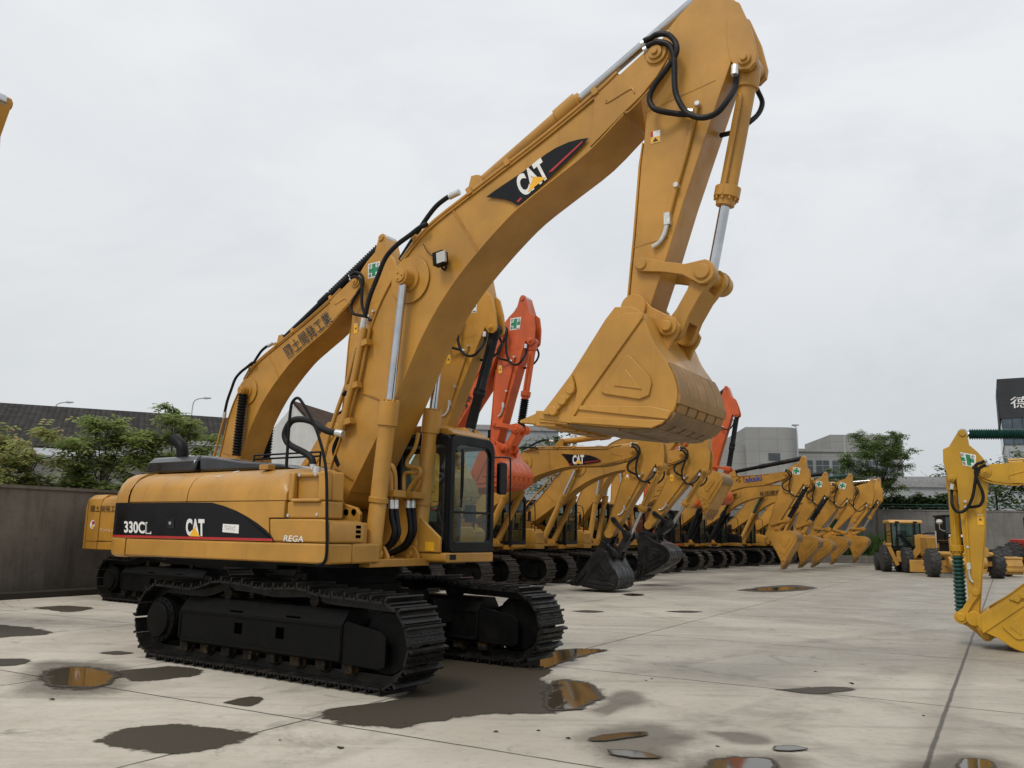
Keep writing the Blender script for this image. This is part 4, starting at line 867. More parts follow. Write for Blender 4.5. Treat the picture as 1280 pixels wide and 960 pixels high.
# ------------------------------------------------------------------ the other excavators
ROW = 'excavators parked side by side along the yard wall'
XV = Vector((math.cos(R(-30)), math.sin(R(-30)), 0)); YV = Vector((-XV.y, XV.x, 0))
RP = Vector((0.271, 28.073, 0))
def row(k, fwd=0.0): p = RP + YV * (4.25 * k) - XV * (2.4 - fwd) + YV * .95; return (p.x, p.y)
m2 = excavator('excavator', 'yellow excavator behind the largest one, Chinese characters along its raised boom', ROW, (-7.09, 21.19), -33, A=(-.05, 2.2), B=(4.42, 7.30), D=(4.22, 4.15), P='yellow_b', boot='black', trk='track',
          stick_sleeve=True, tail=.32, text=('國土開発工業', ((2.626, 5.762), (4.111, 6.475), (2.384, 6.08)), 'ink'))
o = MB(); y = -1.468
for t, (p, u, v), k in (('國土開発工業', [(-3.252, 2.129), (-1.98, 2.12), (-3.275, 2.289)], 0), ('クッション', [(-2.752, 1.646), (-2.21, 1.638), (-2.76, 1.727)], 1)):
    o.m = k; p, u, v = [Vector((q[0], y, q[1])) for q in (p, u, v)]; lettering(o, t, p, u - p, v - p)
o.mat(1); q = [(-3.112, 1.812)]; o.sheet(circle(q[0], .11, 18), y); o.mat(2); o.sheet([(q[0][0] - .02, q[0][1]), (q[0][0] + .09, q[0][1]), (q[0][0] + .09, q[0][1] + .07), (q[0][0] - .02, q[0][1] + .09)], y - .003); o.mat(3); o.sheet([(q[0][0] - .05, q[0][1] - .02), (q[0][0] + .09, q[0][1] - .02), (q[0][0] + .07, q[0][1] - .08), (q[0][0] - .03, q[0][1] - .09)], y - .003)
o.build('side_lettering', [M['ink'], M['white'], M['dec_red'], M['dec_yel']], [c for c in m2[0].children if c.name.startswith('counterweight')][0], smooth_=False, normals=False)
excavator('excavator', 'yellow excavator with black-sleeved bucket cylinder and safety cross, half hidden behind the largest cab', ROW, row(-2), -30, B=(4.93, 6.95), D=(4.42, 3.75), be=-30, slimb=.75, drop=.55, P='yellow_b', boot='all_black')
excavator('excavator', 'orange excavator with raised orange bucket right beside the cab of the largest excavator', ROW, row(-1), -30, B=(3.78, 7.55), D=(3.52, 4.32), be=-22, P='orange', boot='black', bs=.95, slimb=.62, drop=.72, slim=.86,
          text=('重工商', ((0.55, 3.35), (3.1, 5.95), (0.2, 3.7)), 'ink'))
excavator('excavator', 'yellow excavator with wedge-shaped boom decal, its black bucket flat on the ground', ROW, row(0), -30, B=(6.20, 4.40), D=(5.30, 1.80), be=-33, P='yellow_c', decal=True, cross=False, bucket='bucket_black', coupler=.42, bs=.92)
excavator('excavator', 'yellow excavator whose black bucket hangs teeth-down just past the flat black bucket', ROW, row(1), -30, B=(6.35, 4.67), D=(5.0, 2.12), be=2, P='yellow_c', cross=False, bucket='bucket_black', coupler=.42, bs=.92)
excavator('excavator', 'yellow excavator showing only its worn upright bucket between two sticks and its tracks', ROW, row(2), -30, B=(5.35, 6.85), D=(5.22, 4.12), be=32, P='yellow_c', cross=False, lod=2)
excavator('excavator', 'yellow excavator in the row hidden behind the two black-bucket machines', ROW, row(3), -30, B=(3.1, 7.32), D=(2.1, 4.79), be=-5, P='yellow_b', cross=False, lod=2)
excavator('excavator', 'small distant orange excavator with raised bucket in front of the grey office building', ROW, row(4), -30, B=(3.72, 8.15), D=(3.47, 4.70), be=-20, P='orange', boot='all_black', lod=2, cross=False)
excavator('excavator', 'yellow excavator with blue and red lettering on its boom, teeth resting on concrete', ROW, row(5), -30, B=(6.33, 5.10), D=(5.28, 1.92), be=32, P='yellow_c', boot='all_black', lod=2, house='black', deck='yellow_c', bs=1.05,
          text=('Takaki', ((2.461, 5.851), (3.734, 6.532), (2.325, 6.127)), 'blue'))
excavator('excavator', 'yellow excavator with black characters on its low boom, beneath the blue lettered boom', ROW, row(6), -30, B=(6.74, 4.68), D=(5.71, 1.90), be=19, P='yellow_c', boot='all_black', lod=2, house='black', deck='yellow_c',
          text=('松田建設', ((2.54, 5.582), (3.524, 6.189), (2.41, 5.822)), 'ink'))
excavator('excavator', 'yellow excavator with safety cross on its stick, next after the black-lettered low boom', ROW, row(7, .7), -30, B=(6.57, 4.85), D=(5.10, 1.84), be=12, P='yellow_c', boot='green', lod=2, house='black', deck='yellow_c')
excavator('excavator', 'yellow excavator with bare stick and folded bucket, second from the far end of the row', ROW, row(8, 1.2), -30, B=(6.65, 4.88), D=(4.75, 1.90), be=20, P='yellow_b', lod=2, cross=False)
excavator('excavator', 'yellow excavator at the far end of the row, nearest the kerb and shrubs', ROW, row(9, 1.3), -30, B=(6.6, 5.05), D=(5.30, 1.92), be=22, P='yellow_b', lod=2, cross=False)
ax = Vector((math.cos(R(150)), math.sin(R(150)), 0)); rp = Vector((8.179, 14.738, 0)) - ax * 5.25
excavator('excavator', 'bright yellow smaller excavator cut off by the picture edge, arm upright with green bellows', None, (rp.x, rp.y), 150, A=(0, 2.2), B=(6.67, 3.75), D=(7.09, .60), be=-121, P='bright', boot='green', scale=.78, lod=1, bs=.84, slim=.60, top_len=.80, flip=True)
excavator('excavator', 'excavator almost wholly out of view, only its boom end showing beside the sky edge', None, (-12.178, 14.113), -33, B=(4.75, 7.33), D=(2.45, 5.25), be=-80, P='yellow_b', lod=1, cross=False)

# ------------------------------------------------------------------ ground
m, nt, out = new_mat('yard_concrete'); g = NT(nt)
pos = g.n('ShaderNodeNewGeometry').outputs['Position']
big = g.noise(pos, 0.16, 4, 0.6, 0.6); mid = g.noise(pos, 0.7, 6, 0.65, 0.4); fine = g.noise(pos, 9.0, 6, 0.7); grit = g.noise(pos, 60.0, 3, 0.7)
mp = g.n('ShaderNodeMapping'); mp.inputs['Rotation'].default_value = (0, 0, R(35)); mp.inputs['Scale'].default_value = (.25, 2.2, 1); g.l(pos, mp.inputs['Vector']); streak = g.noise(mp.outputs[0], 1.0, 6, 0.65, 0.3)
sep = g.n('ShaderNodeSeparateXYZ'); g.l(pos, sep.inputs[0])
damp = g.math('ADD', g.math('MULTIPLY', sep.outputs[0], 0.030), g.math('ADD', g.math('MULTIPLY', big, 0.9), g.math('MULTIPLY', mid, .45)))
dampf = g.ramp(damp, 0.58, .98)
c = g.mix(g.ramp(mid, 0.3, 0.7), (0.415, 0.378, 0.31), (0.545, 0.502, 0.425))
c = g.mix(dampf, c, g.mix(g.ramp(mid, .3, .7), (0.225, 0.202, 0.163), (0.345, 0.316, 0.264)))
c = g.mix(g.math('MULTIPLY', g.ramp(streak, .50, .72), .5), c, (0.185, 0.165, 0.135))
c = g.mix(g.math('MULTIPLY', g.ramp(fine, .50, .75), .38), c, (0.21, 0.19, 0.158))
c = g.mix(g.math('MULTIPLY', g.ramp(fine, .38, .24), .38), c, (0.60, 0.57, 0.50))
c = g.mix(g.math('MULTIPLY', g.ramp(grit, .58, .72), .4), c, (0.15, 0.135, 0.11))
spots = g.noise(pos, 1.1, 5, 0.65, 1.2); blot = g.noise(pos, .38, 6, .7, 1.5)
c = g.mix(g.math('MULTIPLY', g.ramp(spots, .60, .72), .6), c, (0.14, 0.122, 0.098))
c = g.mix(g.math('MULTIPLY', g.ramp(blot, .56, .70), .5), c, (0.17, 0.15, 0.12))
sx = g.n('ShaderNodeSeparateXYZ'); g.l(pos, sx.inputs[0])
brk = g.ramp(g.noise(pos, 1.4, 5, .7), .42, .62)
for ax_, ay_, rr_ in ((-14, -2, 19.2), (-14, -2, 21.4), (22, -6, 24.6), (22, -6, 26.9), (30, 30, 26.5), (30, 30, 28.7)):
    d_ = g.math('SQRT', g.math('ADD', g.math('POWER', g.math('SUBTRACT', sx.outputs[0], ax_), 2), g.math('POWER', g.math('SUBTRACT', sx.outputs[1], ay_), 2)))
    q_ = g.ramp(g.math('ABSOLUTE', g.math('SUBTRACT', d_, rr_)), .16, .30, 1, 0)
    c = g.mix(g.math('MULTIPLY', g.math('MULTIPLY', q_, brk), .30), c, (0.13, 0.115, 0.093))
rot = g.n('ShaderNodeMapping', vector_type='TEXTURE'); rot.inputs['Rotation'].default_value = (0, 0, R(-30)); g.l(pos, rot.inputs['Vector'])
wob = g.noise(pos, 1.2, 3, .6)
rs = g.n('ShaderNodeSeparateXYZ'); g.l(rot.outputs[0], rs.inputs[0])
def lines(coord, list_, w):
    acc = None
    cc = g.math('ADD', coord, g.math('MULTIPLY', g.math('SUBTRACT', wob, .5), .035))
    for v in list_:
        q = g.ramp(g.math('ABSOLUTE', g.math('SUBTRACT', cc, v)), w * .35, w, 1, 0)
        acc = q if acc is None else g.math('MAXIMUM', acc, q)
    return acc
jl = lines(rs.outputs[1], [2.1, 6.32, 10.62, 14.9, 19.2, 23.4, 27.7, 32, 40, 48], .022)
jr = lines(rs.outputs[0], [-18.2, -14, -9.8, -5.82, 3.7, 8.2, 12.6, 17, 21], .022)
jd = lines(rs.outputs[0], [-.68], .030)
jt = g.math('MULTIPLY', g.math('MAXIMUM', jl, jr), g.ramp(g.noise(pos, .8, 4), .25, .5, .55, 1))
c = g.mix(g.math('MULTIPLY', jt, .92), c, (0.045, 0.039, 0.031))
c = g.mix(g.math('MULTIPLY', jd, .9), c, (0.045, 0.040, 0.034))
halo = lines(rs.outputs[0], [-.68], .28)
c = g.mix(g.math('MULTIPLY', halo, .22), c, (0.16, 0.14, 0.115))
vor = g.n('ShaderNodeTexVoronoi', feature='DISTANCE_TO_EDGE'); vor.inputs['Scale'].default_value = .17
dv = g.n('ShaderNodeVectorMath', operation='ADD'); nv = g.n('ShaderNodeTexNoise'); nv.inputs['Scale'].default_value = .9; nv.inputs['Detail'].default_value = 5; g.l(pos, nv.inputs['Vector']); g.l(pos, dv.inputs[0]); g.l(nv.outputs['Color'], dv.inputs[1]); g.l(dv.outputs[0], vor.inputs['Vector'])
crack = g.math('MULTIPLY', g.ramp(vor.outputs['Distance'], .0, .0035, 1, 0), g.ramp(big, .50, .56))
c = g.mix(g.math('MULTIPLY', crack, .7), c, (0.075, 0.066, 0.055))
ro = g.math('SUBTRACT', g.ramp(fine, .3, .7, .72, .9), g.math('MULTIPLY', dampf, .22))
hgt = g.math('SUBTRACT', g.math('ADD', g.math('MULTIPLY', fine, .5), g.math('MULTIPLY', grit, .25)), g.math('MULTIPLY', g.math('MAXIMUM', jt, jd), 1.2))
b = g.bsdf(c, ro, 0, .35, g.bump(hgt, .35, .008)); g.l(b.outputs[0], out.inputs[0]); M['concrete'] = m
mb = MB(); mb.add([(-400, -60, 0), (400, -60, 0), (400, 900, 0), (-400, 900, 0)], [(0, 1, 2, 3)]); tag(mb.build('ground', M['concrete'], None, normals=False), kind='structure')

# ------------------------------------------------------------------ puddles and damp patches (thin sheets with feathered rims)
def wet(name, water, amt=1.0):
    m, nt, out = new_mat(name); g = NT(nt)
    pos = g.n('ShaderNodeNewGeometry').outputs['Position']
    at = g.n('ShaderNodeAttribute', attribute_name='rim').outputs['Fac']
    f = g.math('ADD', at, g.math('ADD', g.math('MULTIPLY', g.math('SUBTRACT', g.noise(pos, 1.7, 6, .7), .5), 1.25), g.math('MULTIPLY', g.math('SUBTRACT', g.noise(pos, 7, 5, .7), .5), .5)))
    tr = g.n('ShaderNodeBsdfTransparent')
    gr = g.noise(pos, 30, 4, .7)
    dmp = g.bsdf(g.mix(gr, (0.040, 0.033, 0.024), (0.078, 0.066, 0.049)), .62, 0, .12, g.bump(gr, .2, .005))
    mx = g.n('ShaderNodeMixShader'); g.l(g.math('MULTIPLY', g.ramp(f, *((.34, .54) if amt == 1 else (.12, 1.0))), amt), mx.inputs[0]); g.l(tr.outputs[0], mx.inputs[1]); g.l(dmp.outputs[0], mx.inputs[2])
    last = mx
    if water:
        wt = g.bsdf(g.mix(gr, (0.045, 0.036, 0.023), (0.06, 0.048, 0.031)), .05, 0, .4, g.bump(g.noise(pos, 5, 2), .015, .01))
        m2 = g.n('ShaderNodeMixShader'); g.l(g.ramp(f, .60, .70), m2.inputs[0]); g.l(mx.outputs[0], m2.inputs[1]); g.l(wt.outputs[0], m2.inputs[2]); last = m2
    g.l(last.outputs[0], out.inputs[0]); return m
M['damp'] = wet('damp_concrete', False); M['water'] = wet('puddle_water', True); M['stain'] = wet('drying_concrete', False, .38)
def patch(name, o, mat, z):
    o = [(p[0], p[1]) for p in smooth2(o + o[:1], 5)[:-1]]
    n = len(o); cx = sum(p[0] for p in o) / n; cy = sum(p[1] for p in o) / n
    rr = [(math.hypot(p[0] - cx, p[1] - cy)) for p in o]; av = sum(rr) / n
    bnd = min(.26, av * .34)
    def ring(off): return [(cx + (p[0] - cx) * max(.02, (r_ + off) / r_), cy + (p[1] - cy) * max(.02, (r_ + off) / r_)) for p, r_ in zip(o, rr)]
    rings = [(ring(bnd), 0.0), (ring(0), .45), (ring(-bnd), .95), (ring(-bnd * 1.8), 1.3)]
    v = [(x, y, z) for r_, _ in rings for x, y in r_] + [(cx, cy, z)]; val = [a for r_, a in rings for _ in r_] + [1.3]
    f = [(i * n + k, i * n + (k + 1) % n, (i + 1) * n + (k + 1) % n, (i + 1) * n + k) for i in range(3) for k in range(n)] + [(3 * n + k, 3 * n + (k + 1) % n, 4 * n) for k in range(n)]
    me = bpy.data.meshes.new(name); me.from_pydata(v, [], f); at = me.attributes.new('rim', 'FLOAT', 'POINT'); at.data.foreach_set('value', val)
    me.materials.append(mat); me.validate(); ob = bpy.data.objects.new(name, me); COL.objects.link(ob); tag(ob, kind='structure'); return ob
WATER = [[(-5.711, 10.828), (-5.618, 11.119), (-5.41, 11.205), (-5.095, 11.076), (-4.792, 10.797), (-4.546, 10.415), (-4.437, 10.024), (-4.57, 9.787), (-4.919, 9.781), (-5.222, 10.057)],
         [(0.293, 12.75), (0.735, 13.437), (1.182, 13.671), (1.543, 13.576), (1.252, 13.104), (0.778, 12.186), (0.423, 11.527), (0.221, 11.878)],
         [(0.483, 10.518), (0.688, 10.759), (0.966, 10.616), (1.04, 10.175), (1.086, 9.768), (0.835, 9.182), (0.532, 8.92), (0.383, 9.208)],
         [(0.727, 7.794), (0.901, 7.955), (1.203, 8.067), (1.238, 7.947), (0.93, 7.75), (0.733, 7.68)], [(0.822, 7.401), (1.032, 7.375), (1.247, 7.199), (1.094, 7.141), (0.852, 7.237)], [(2.266, 7.598), (2.431, 7.636), (2.538, 7.534), (2.368, 7.444), (2.228, 7.475)],
         [(1.627, 7.113), (1.813, 7.221), (2.1, 7.213), (2.123, 7.001), (1.984, 6.728), (1.612, 6.553), (1.483, 6.754)], [(3.515, 7.036), (3.696, 7.26), (3.875, 7.234), (3.789, 6.995), (3.459, 6.811)], [(8.059, 29.32), (9.133, 30.651), (10.216, 31.376), (10.507, 30.548), (8.732, 28.874)],
         [(3.382, 26.016), (3.754, 26.526), (4.036, 25.993), (3.606, 25.49)]]
DAMP = [[(-4.808, 10.886), (-4.352, 11.345), (-3.888, 11.196), (-3.741, 10.899), (-4.003, 10.466), (-4.397, 10.292)], [(-3.334, 7.43), (-3.39, 7.861), (-3.054, 8.074), (-2.639, 8.023), (-2.336, 7.857), (-2.252, 7.641), (-2.354, 7.293), (-2.675, 7.12), (-3.021, 7.187)], [(-2.886, 9.115), (-2.744, 9.428), (-2.574, 9.354), (-2.574, 8.936)],
        [(-9.433, 15.805), (-8.492, 15.412), (-7.64, 14.734), (-7.751, 14.213), (-8.348, 14.027)], [(-6.947, 11.733), (-6.517, 11.816), (-6.273, 11.59), (-6.246, 11.251), (-6.591, 11.15)], [(-5.798, 12.436), (-5.62, 12.662), (-5.305, 12.491), (-5.444, 12.276)], [(-10.247, 18.986), (-9.905, 19.672), (-9.126, 19.089), (-9.161, 18.222)],
        [(-1.779, 8.427), (-1.792, 8.84), (-1.584, 9.004), (-1.262, 9.287), (-1.116, 9.807), (-1.088, 12.679), (-0.507, 12.543), (0.428, 12.449), (0.548, 11.409), (0.397, 10.789), (0.587, 10.263), (0.562, 9.434), (0.429, 8.865), (-0.165, 8.773), (-0.447, 8.551), (-0.97, 8.148), (-1.093, 8.115), (-1.533, 8.231)],
        [(3.136, 10.356), (3.883, 10.605), (4.103, 10.44), (3.517, 10.113)], [(1.473, 20.257), (1.868, 20.534), (2.206, 20.18), (1.812, 19.912)], [(3.654, 20.533), (4.185, 20.835), (4.558, 20.585), (4.076, 20.299)], [(7.571, 29), (9.431, 31.645), (10.812, 32.734), (10.815, 30.624), (8.542, 28.249)]]
STAIN = [[(0.602, 7.757), (0.751, 8.26), (1.301, 8.467), (1.59, 8.204), (1.726, 7.831), (1.431, 7.399), (1.294, 7.022), (0.976, 6.98), (0.71, 7.106)], [(1.171, 6.683), (1.369, 7.085), (1.749, 7.355), (2.217, 7.383), (2.407, 7.269), (2.399, 6.971), (2.126, 6.531), (1.526, 6.216), (1.155, 6.288)], [(2.932, 6.781), (3.153, 7.131), (3.71, 7.475), (4.014, 7.366), (3.964, 6.948), (3.299, 6.4)],
         [(0.773, 8.939), (1.233, 10.067), (1.547, 10.045), (1.453, 9.44), (1.097, 8.963), (0.95, 8.726)], [(1.803, 8.171), (2.166, 8.164), (2.332, 7.871), (2.174, 7.689), (1.924, 7.786)], [(-5.331, 9.507), (-6.124, 11.398), (-5.77, 11.715), (-5.012, 11.445), (-4.366, 10.488), (-4.179, 9.605), (-4.664, 9.292)]]
for i, o in enumerate(STAIN): patch('damp_patch', o, M['stain'], .002 + .00015 * i)
for i, o in enumerate(DAMP): patch('damp_patch', o, M['damp'], .004 + .0004 * i)
for i, o in enumerate(WATER): patch('puddle', o, M['water'], .012 + .0004 * i)

# ------------------------------------------------------------------ walls
def wall_mat(name, a, b_, stain, blocks=None, mod=1.0):
    m, nt, out = new_mat(name); g = NT(nt)
    tc = g.n('ShaderNodeTexCoord').outputs['Object']; pos = tc
    n1 = g.noise(pos, .5, 6, .65); n2 = g.noise(pos, 5, 6, .7)
    mp = g.n('ShaderNodeMapping'); mp.inputs['Scale'].default_value = (1.6, 1.6, .18); g.l(pos, mp.inputs['Vector']); st = g.noise(mp.outputs[0], 1, 6, .7)
    c = g.mix(g.ramp(n1, .3, .7), a, b_); c = g.mix(g.math('MULTIPLY', g.ramp(st, .45, .75), .7), c, stain); c = g.mix(g.math('MULTIPLY', g.ramp(n2, .5, .75), .35), c, stain)
    h = n2
    if blocks:
        br = g.n('ShaderNodeTexBrick'); cm = g.n('ShaderNodeCombineXYZ'); sp = g.n('ShaderNodeSeparateXYZ'); g.l(tc, sp.inputs[0]); g.l(sp.outputs[0], cm.inputs[0]); g.l(sp.outputs[2], cm.inputs[1]); g.l(cm.outputs[0], br.inputs['Vector'])
        br.inputs['Scale'].default_value = 1; br.inputs['Brick Width'].default_value = blocks[0]; br.inputs['Row Height'].default_value = blocks[1]; br.inputs['Mortar Size'].default_value = .012
        c = g.mix(g.math('MULTIPLY', br.outputs['Fac'], .45), c, tuple(v * .45 for v in a))
    b = g.bsdf(c, .85, 0, .3, g.bump(h, .3, .02)); g.l(b.outputs[0], out.inputs[0]); return m
M['wall_l'] = wall_mat('damp_block_wall', (0.105, 0.093, 0.075), (0.185, 0.165, 0.138), (0.040, 0.035, 0.028), None)
M['wall_r'] = wall_mat('retaining_wall_concrete', (0.13, 0.125, 0.115), (0.19, 0.183, 0.17), (0.06, 0.058, 0.052), (2.6, 1.1))
M['kerb'] = wall_mat('kerb_stone', (0.16, 0.15, 0.13), (0.23, 0.21, 0.18), (0.07, 0.065, 0.055), (.6, .3))
def placed(mb, name, mats, o, rz, label, cat, group=None, **kw):
    ob = mb.build(name, mats, None, **kw); ob.location = o; ob.rotation_euler = (0, 0, rz); return tag(ob, label, cat, group)
w0 = Vector((-11.75, 22.8, 0)) - YV * 14
mb = MB(); mb.box(0, 78, -.15, .15, 0, 2.68); mb.box(0, 78, -.2, .2, 2.68, 2.76); yw = placed(mb, 'yard_wall', M['wall_l'], w0, R(60), 'dark stained concrete block wall running behind the parked machines', 'wall')
mb = MB(); mb.box(0, 78, -.75, -.16, 0, .16); mb.build('wall_footing', wall_mat('wet_footing', (.03, .027, .022), (.045, .04, .033), (.02, .018, .015)), yw, .02)
w1 = Vector((14.5, 70.5, 0)); a1 = R(-9)
mb = MB(); mb.box(0, 60, -.2, .2, 0, 4.0); mb.box(0, 60, -.25, .25, 4.0, 4.1); rw = placed(mb, 'retaining_wall', M['wall_r'], w1, a1, 'tall grey concrete retaining wall behind the backhoe loader', 'wall')
mb = MB()
for x in range(0, 61, 3): mb.cyl((x, 0, 4.1), (x, 0, 4.55), .03, n=6)
mb.tube([(0, 0, 4.5), (60, 0, 4.5)], .035, 6, 1); mb.tube([(0, 0, 4.3), (60, 0, 4.3)], .03, 6, 1); mb.build('guard_rail', M['green_boot'], rw)
dirv = Vector((math.cos(a1), math.sin(a1), 0)); nrm = Vector((-dirv.y, dirv.x, 0))
mb = MB(); mb.box(0, 11, -.15, .15, 0, .55); placed(mb, 'kerb_wall', M['kerb'], Vector((19.5, 64.2, 0)), a1, 'low brick kerb along the shrub strip beside the last excavator', 'kerb', bevel=.02)
M['grass'] = foliage('rough_grass', (0.020, 0.045, 0.010), (0.06, 0.11, 0.022), None, .2)
mb = MB(); rnd = random.Random(3)
for i in range(3600):
    p = Vector((19.6, 64.5, 0)) + dirv * rnd.uniform(0, 11) + nrm * rnd.uniform(0, 3.4); h = rnd.uniform(.5, 1.5) * (1 if rnd.random() < .8 else 1.25); a = rnd.uniform(0, 2 * PI); w = rnd.uniform(.05, .16); d = Vector((math.cos(a), math.sin(a), 0)); ln = Vector((rnd.uniform(-.3, .3), rnd.uniform(-.3, .3), 0))
    z0 = rnd.uniform(.3, .55) if rnd.random() < .6 else rnd.uniform(.6, 1.1)
    mb.add([p + d * w + Vector((0, 0, z0)), p - d * w + Vector((0, 0, z0)), p + ln - d * w * .3 + Vector((0, 0, z0 + h * .6)), p + ln * 1.6 + Vector((0, 0, z0 + h))], [(0, 1, 2, 3)])
tag(mb.build('grass', M['grass'], None, smooth_=False, normals=False), 'rough green grass and weeds behind the low kerb', 'grass', kind='stuff')

# ------------------------------------------------------------------ trees
M['bark'] = plain('bark', (0.055, 0.043, 0.032), .9, 0, .35, 8, .2, .5)
M['leaf_a'] = foliage('compound_leaves', (0.15, 0.21, 0.06), (0.36, 0.43, 0.15), (0.34, 0.32, 0.14), .58)
M['leaf_d'] = foliage('mid_green_leaves', (0.07, 0.115, 0.032), (0.18, 0.245, 0.08), None, .5)
M['leaf_b'] = foliage('yellow_green_leaves', (0.21, 0.26, 0.08), (0.44, 0.45, 0.17), (0.45, 0.30, 0.18), .58)
M['leaf_c'] = foliage('dark_leaves', (0.045, 0.080, 0.020), (0.125, 0.185, 0.056), None, .45)
def tree(name, label, base, h, blobs, nleaf, size, leaf, seed, trunk_r=.09, group=None, frond=True, limbs=True, lean=(0, 0)):
    """base at ground; blobs = (dx, dy, z, radius); leaves gather on twigs that fill the blobs unevenly"""
    rnd = random.Random(seed); t = empty(name, base, 0, label, name.split('_')[-1] if name != 'tree' else 'tree', group)
    tk = MB(); top = Vector((lean[0], lean[1], h * .72))
    trunk = [Vector((0, 0, 0)), top * .35 + Vector((rnd.uniform(-.1, .1), rnd.uniform(-.1, .1), 0)), top * .7, top]
    P = smooth(trunk, 4)
    for i in range(len(P) - 1): tk.cyl(P[i], P[i + 1] + (P[i + 1] - P[i]) * .04, trunk_r * (1 - .65 * i / len(P)), trunk_r * (1 - .65 * (i + 1) / len(P)), 8)
    lf = MB(); per = max(1, nleaf // len(blobs)); tot = sum(b[3] ** 2 for b in blobs)
    for bx, by, bz, br in blobs:
        c = Vector((bx, by, bz))
        if limbs:
            s = trunk[2].lerp(trunk[3], rnd.random()); md = s.lerp(c, .5) + Vector((rnd.uniform(-.2, .2), rnd.uniform(-.2, .2), rnd.uniform(-.05, .25))) * br
            tk.tube([s, md, c], trunk_r * .2, 6, 4)
            for _ in range(4): tk.tube([c, c + Vector((rnd.gauss(0, .5), rnd.gauss(0, .5), rnd.gauss(.1, .4))) * br], trunk_r * .09, 5, 1)
        n = int(nleaf * br ** 2 / tot); ncl = max(3, n // 26)
        cl = []
        for _ in range(ncl):
            d = Vector((rnd.gauss(0, 1), rnd.gauss(0, 1), rnd.gauss(0, .8))).normalized() * br * (rnd.random() ** .45); cl.append(c + d)
        for _ in range(n):
            q = rnd.choice(cl); p = q + Vector((rnd.gauss(0, 1), rnd.gauss(0, 1), rnd.gauss(0, .7))) * br * .17
            a = rnd.uniform(0, 2 * PI); dr = Vector((math.cos(a), math.sin(a), rnd.uniform(-.75, .25))).normalized(); sd = dr.cross(Vector((0, 0, 1))).normalized(); sd = (sd + Vector((0, 0, rnd.uniform(-.4, .4)))).normalized()
            L = size * rnd.uniform(.6, 1.3)
            if frond:
                for k in range(3):
                    o = p + dr * L * (k * .42); 
                    for s_ in (-1, 1):
                        e = o + sd * s_ * L * .42 + dr * L * .2; lf.add([o, o.lerp(e, .5) + dr * L * .15, e + Vector((0, 0, -L * .06)), o.lerp(e, .5) - dr * L * .12], [(0, 1, 2, 3)])
            else:
                lf.add([p, p + dr * L * .5 + sd * L * .28, p + dr * L, p + dr * L * .5 - sd * L * .28], [(0, 1, 2, 3)])
    tk.build('trunk', M['bark'], t); lf.build('crown', M[leaf], t, smooth_=False, normals=False); return t
LT = 'trees growing over the dark block wall'
def at(px_dir, Y): pass
tree('tree', 'yellow-green tree with reddish tips standing over the outer end of the dark wall', (-14.148, 25, 0), 4.6, [(-0.479, -0.588, 3.604, 0.95), (0.288, -0.473, 3.973, 0.8), (0.52, 0.093, 3.748, 0.6), (-0.192, -0.464, 3.09, 0.9), (0.556, -0.353, 3.062, 0.6), (-1.357, -0.057, 3.988, 1), (-0.394, -0.073, 4.285, 0.55), (-1.137, -0.413, 3.032, 0.9)], 900, .40, 'leaf_b', 11, group=LT)
tree('tree', 'bushy green tree in the middle of the wall, tallest over the hanging white sheds', (-12.443, 26, 0), 5.2, [(-0.343, 0.01, 4.631, 0.62), (-0.031, 0.078, 4.893, 0.5), (-0.407, -0.253, 4.11, 0.8), (-0.379, 0.516, 3.812, 0.75), (-0.697, 0.257, 3.292, 0.7), (0.037, 0.292, 3.183, 0.7), (-0.858, -0.037, 3.197, 0.55), (0.287, 0.268, 4.547, 0.5), (0.622, 0.206, 3.924, 0.55), (-0.454, 0.044, 5.081, 0.3)], 900, .38, 'leaf_a', 12, group=LT)
tree('tree', 'tall green tree just behind the exhaust pipe of the largest excavator', (-10.84, 27, 0), 5.6, [(0.003, -0.068, 4.977, 0.65), (-0.582, 0.234, 4.409, 0.65), (-0.914, 0.029, 4.768, 0.5), (0.009, -0.002, 5.503, 0.38), (0.552, 0.21, 4.813, 0.4), (-0.948, -0.286, 3.845, 0.65), (-0.509, 0.533, 3.663, 0.7), (0.286, 0.014, 4.272, 0.5), (0.68, -0.193, 5.074, 0.3), (1.166, 0.133, 4.555, 0.35), (-1.45, -0.217, 3.516, 0.5), (1.233, 0.303, 3.929, 0.4)], 950, .38, 'leaf_a', 13, group=LT)
tree('tree', 'loose tree with bare twigs in front of the grey office building', (28.267, 66, 0), 7.5, [(-0.369, -0.673, 8.691, 1.3), (-1.989, 0.049, 7.8, 1), (1.306, -0.346, 8.438, 1.1), (-0.694, 0.688, 9.582, 0.9), (2.231, 0.577, 9.615, 0.8), (2.328, -0.092, 8.042, 0.8), (-2.509, 0.508, 6.392, 1), (0.644, 0.489, 6.939, 1.2), (-0.497, 0.198, 5.538, 0.9), (-3.238, -0.441, 5.279, 0.7), (2.945, 0.072, 8.692, 0.4), (1.534, -0.195, 10.021, 0.45), (-2.077, -0.739, 6.197, 1.1), (1.528, 0.938, 7.931, 1.2), (0.31, 0.57, 6.004, 1.1), (1.622, -0.032, 6.299, 0.9), (-1.194, -0.21, 7.17, 1.2), (0.683, 0.234, 9.427, 1)], 3000, .46, 'leaf_d', 14, .13, frond=True)
RT = 'dark trees beyond the retaining wall'
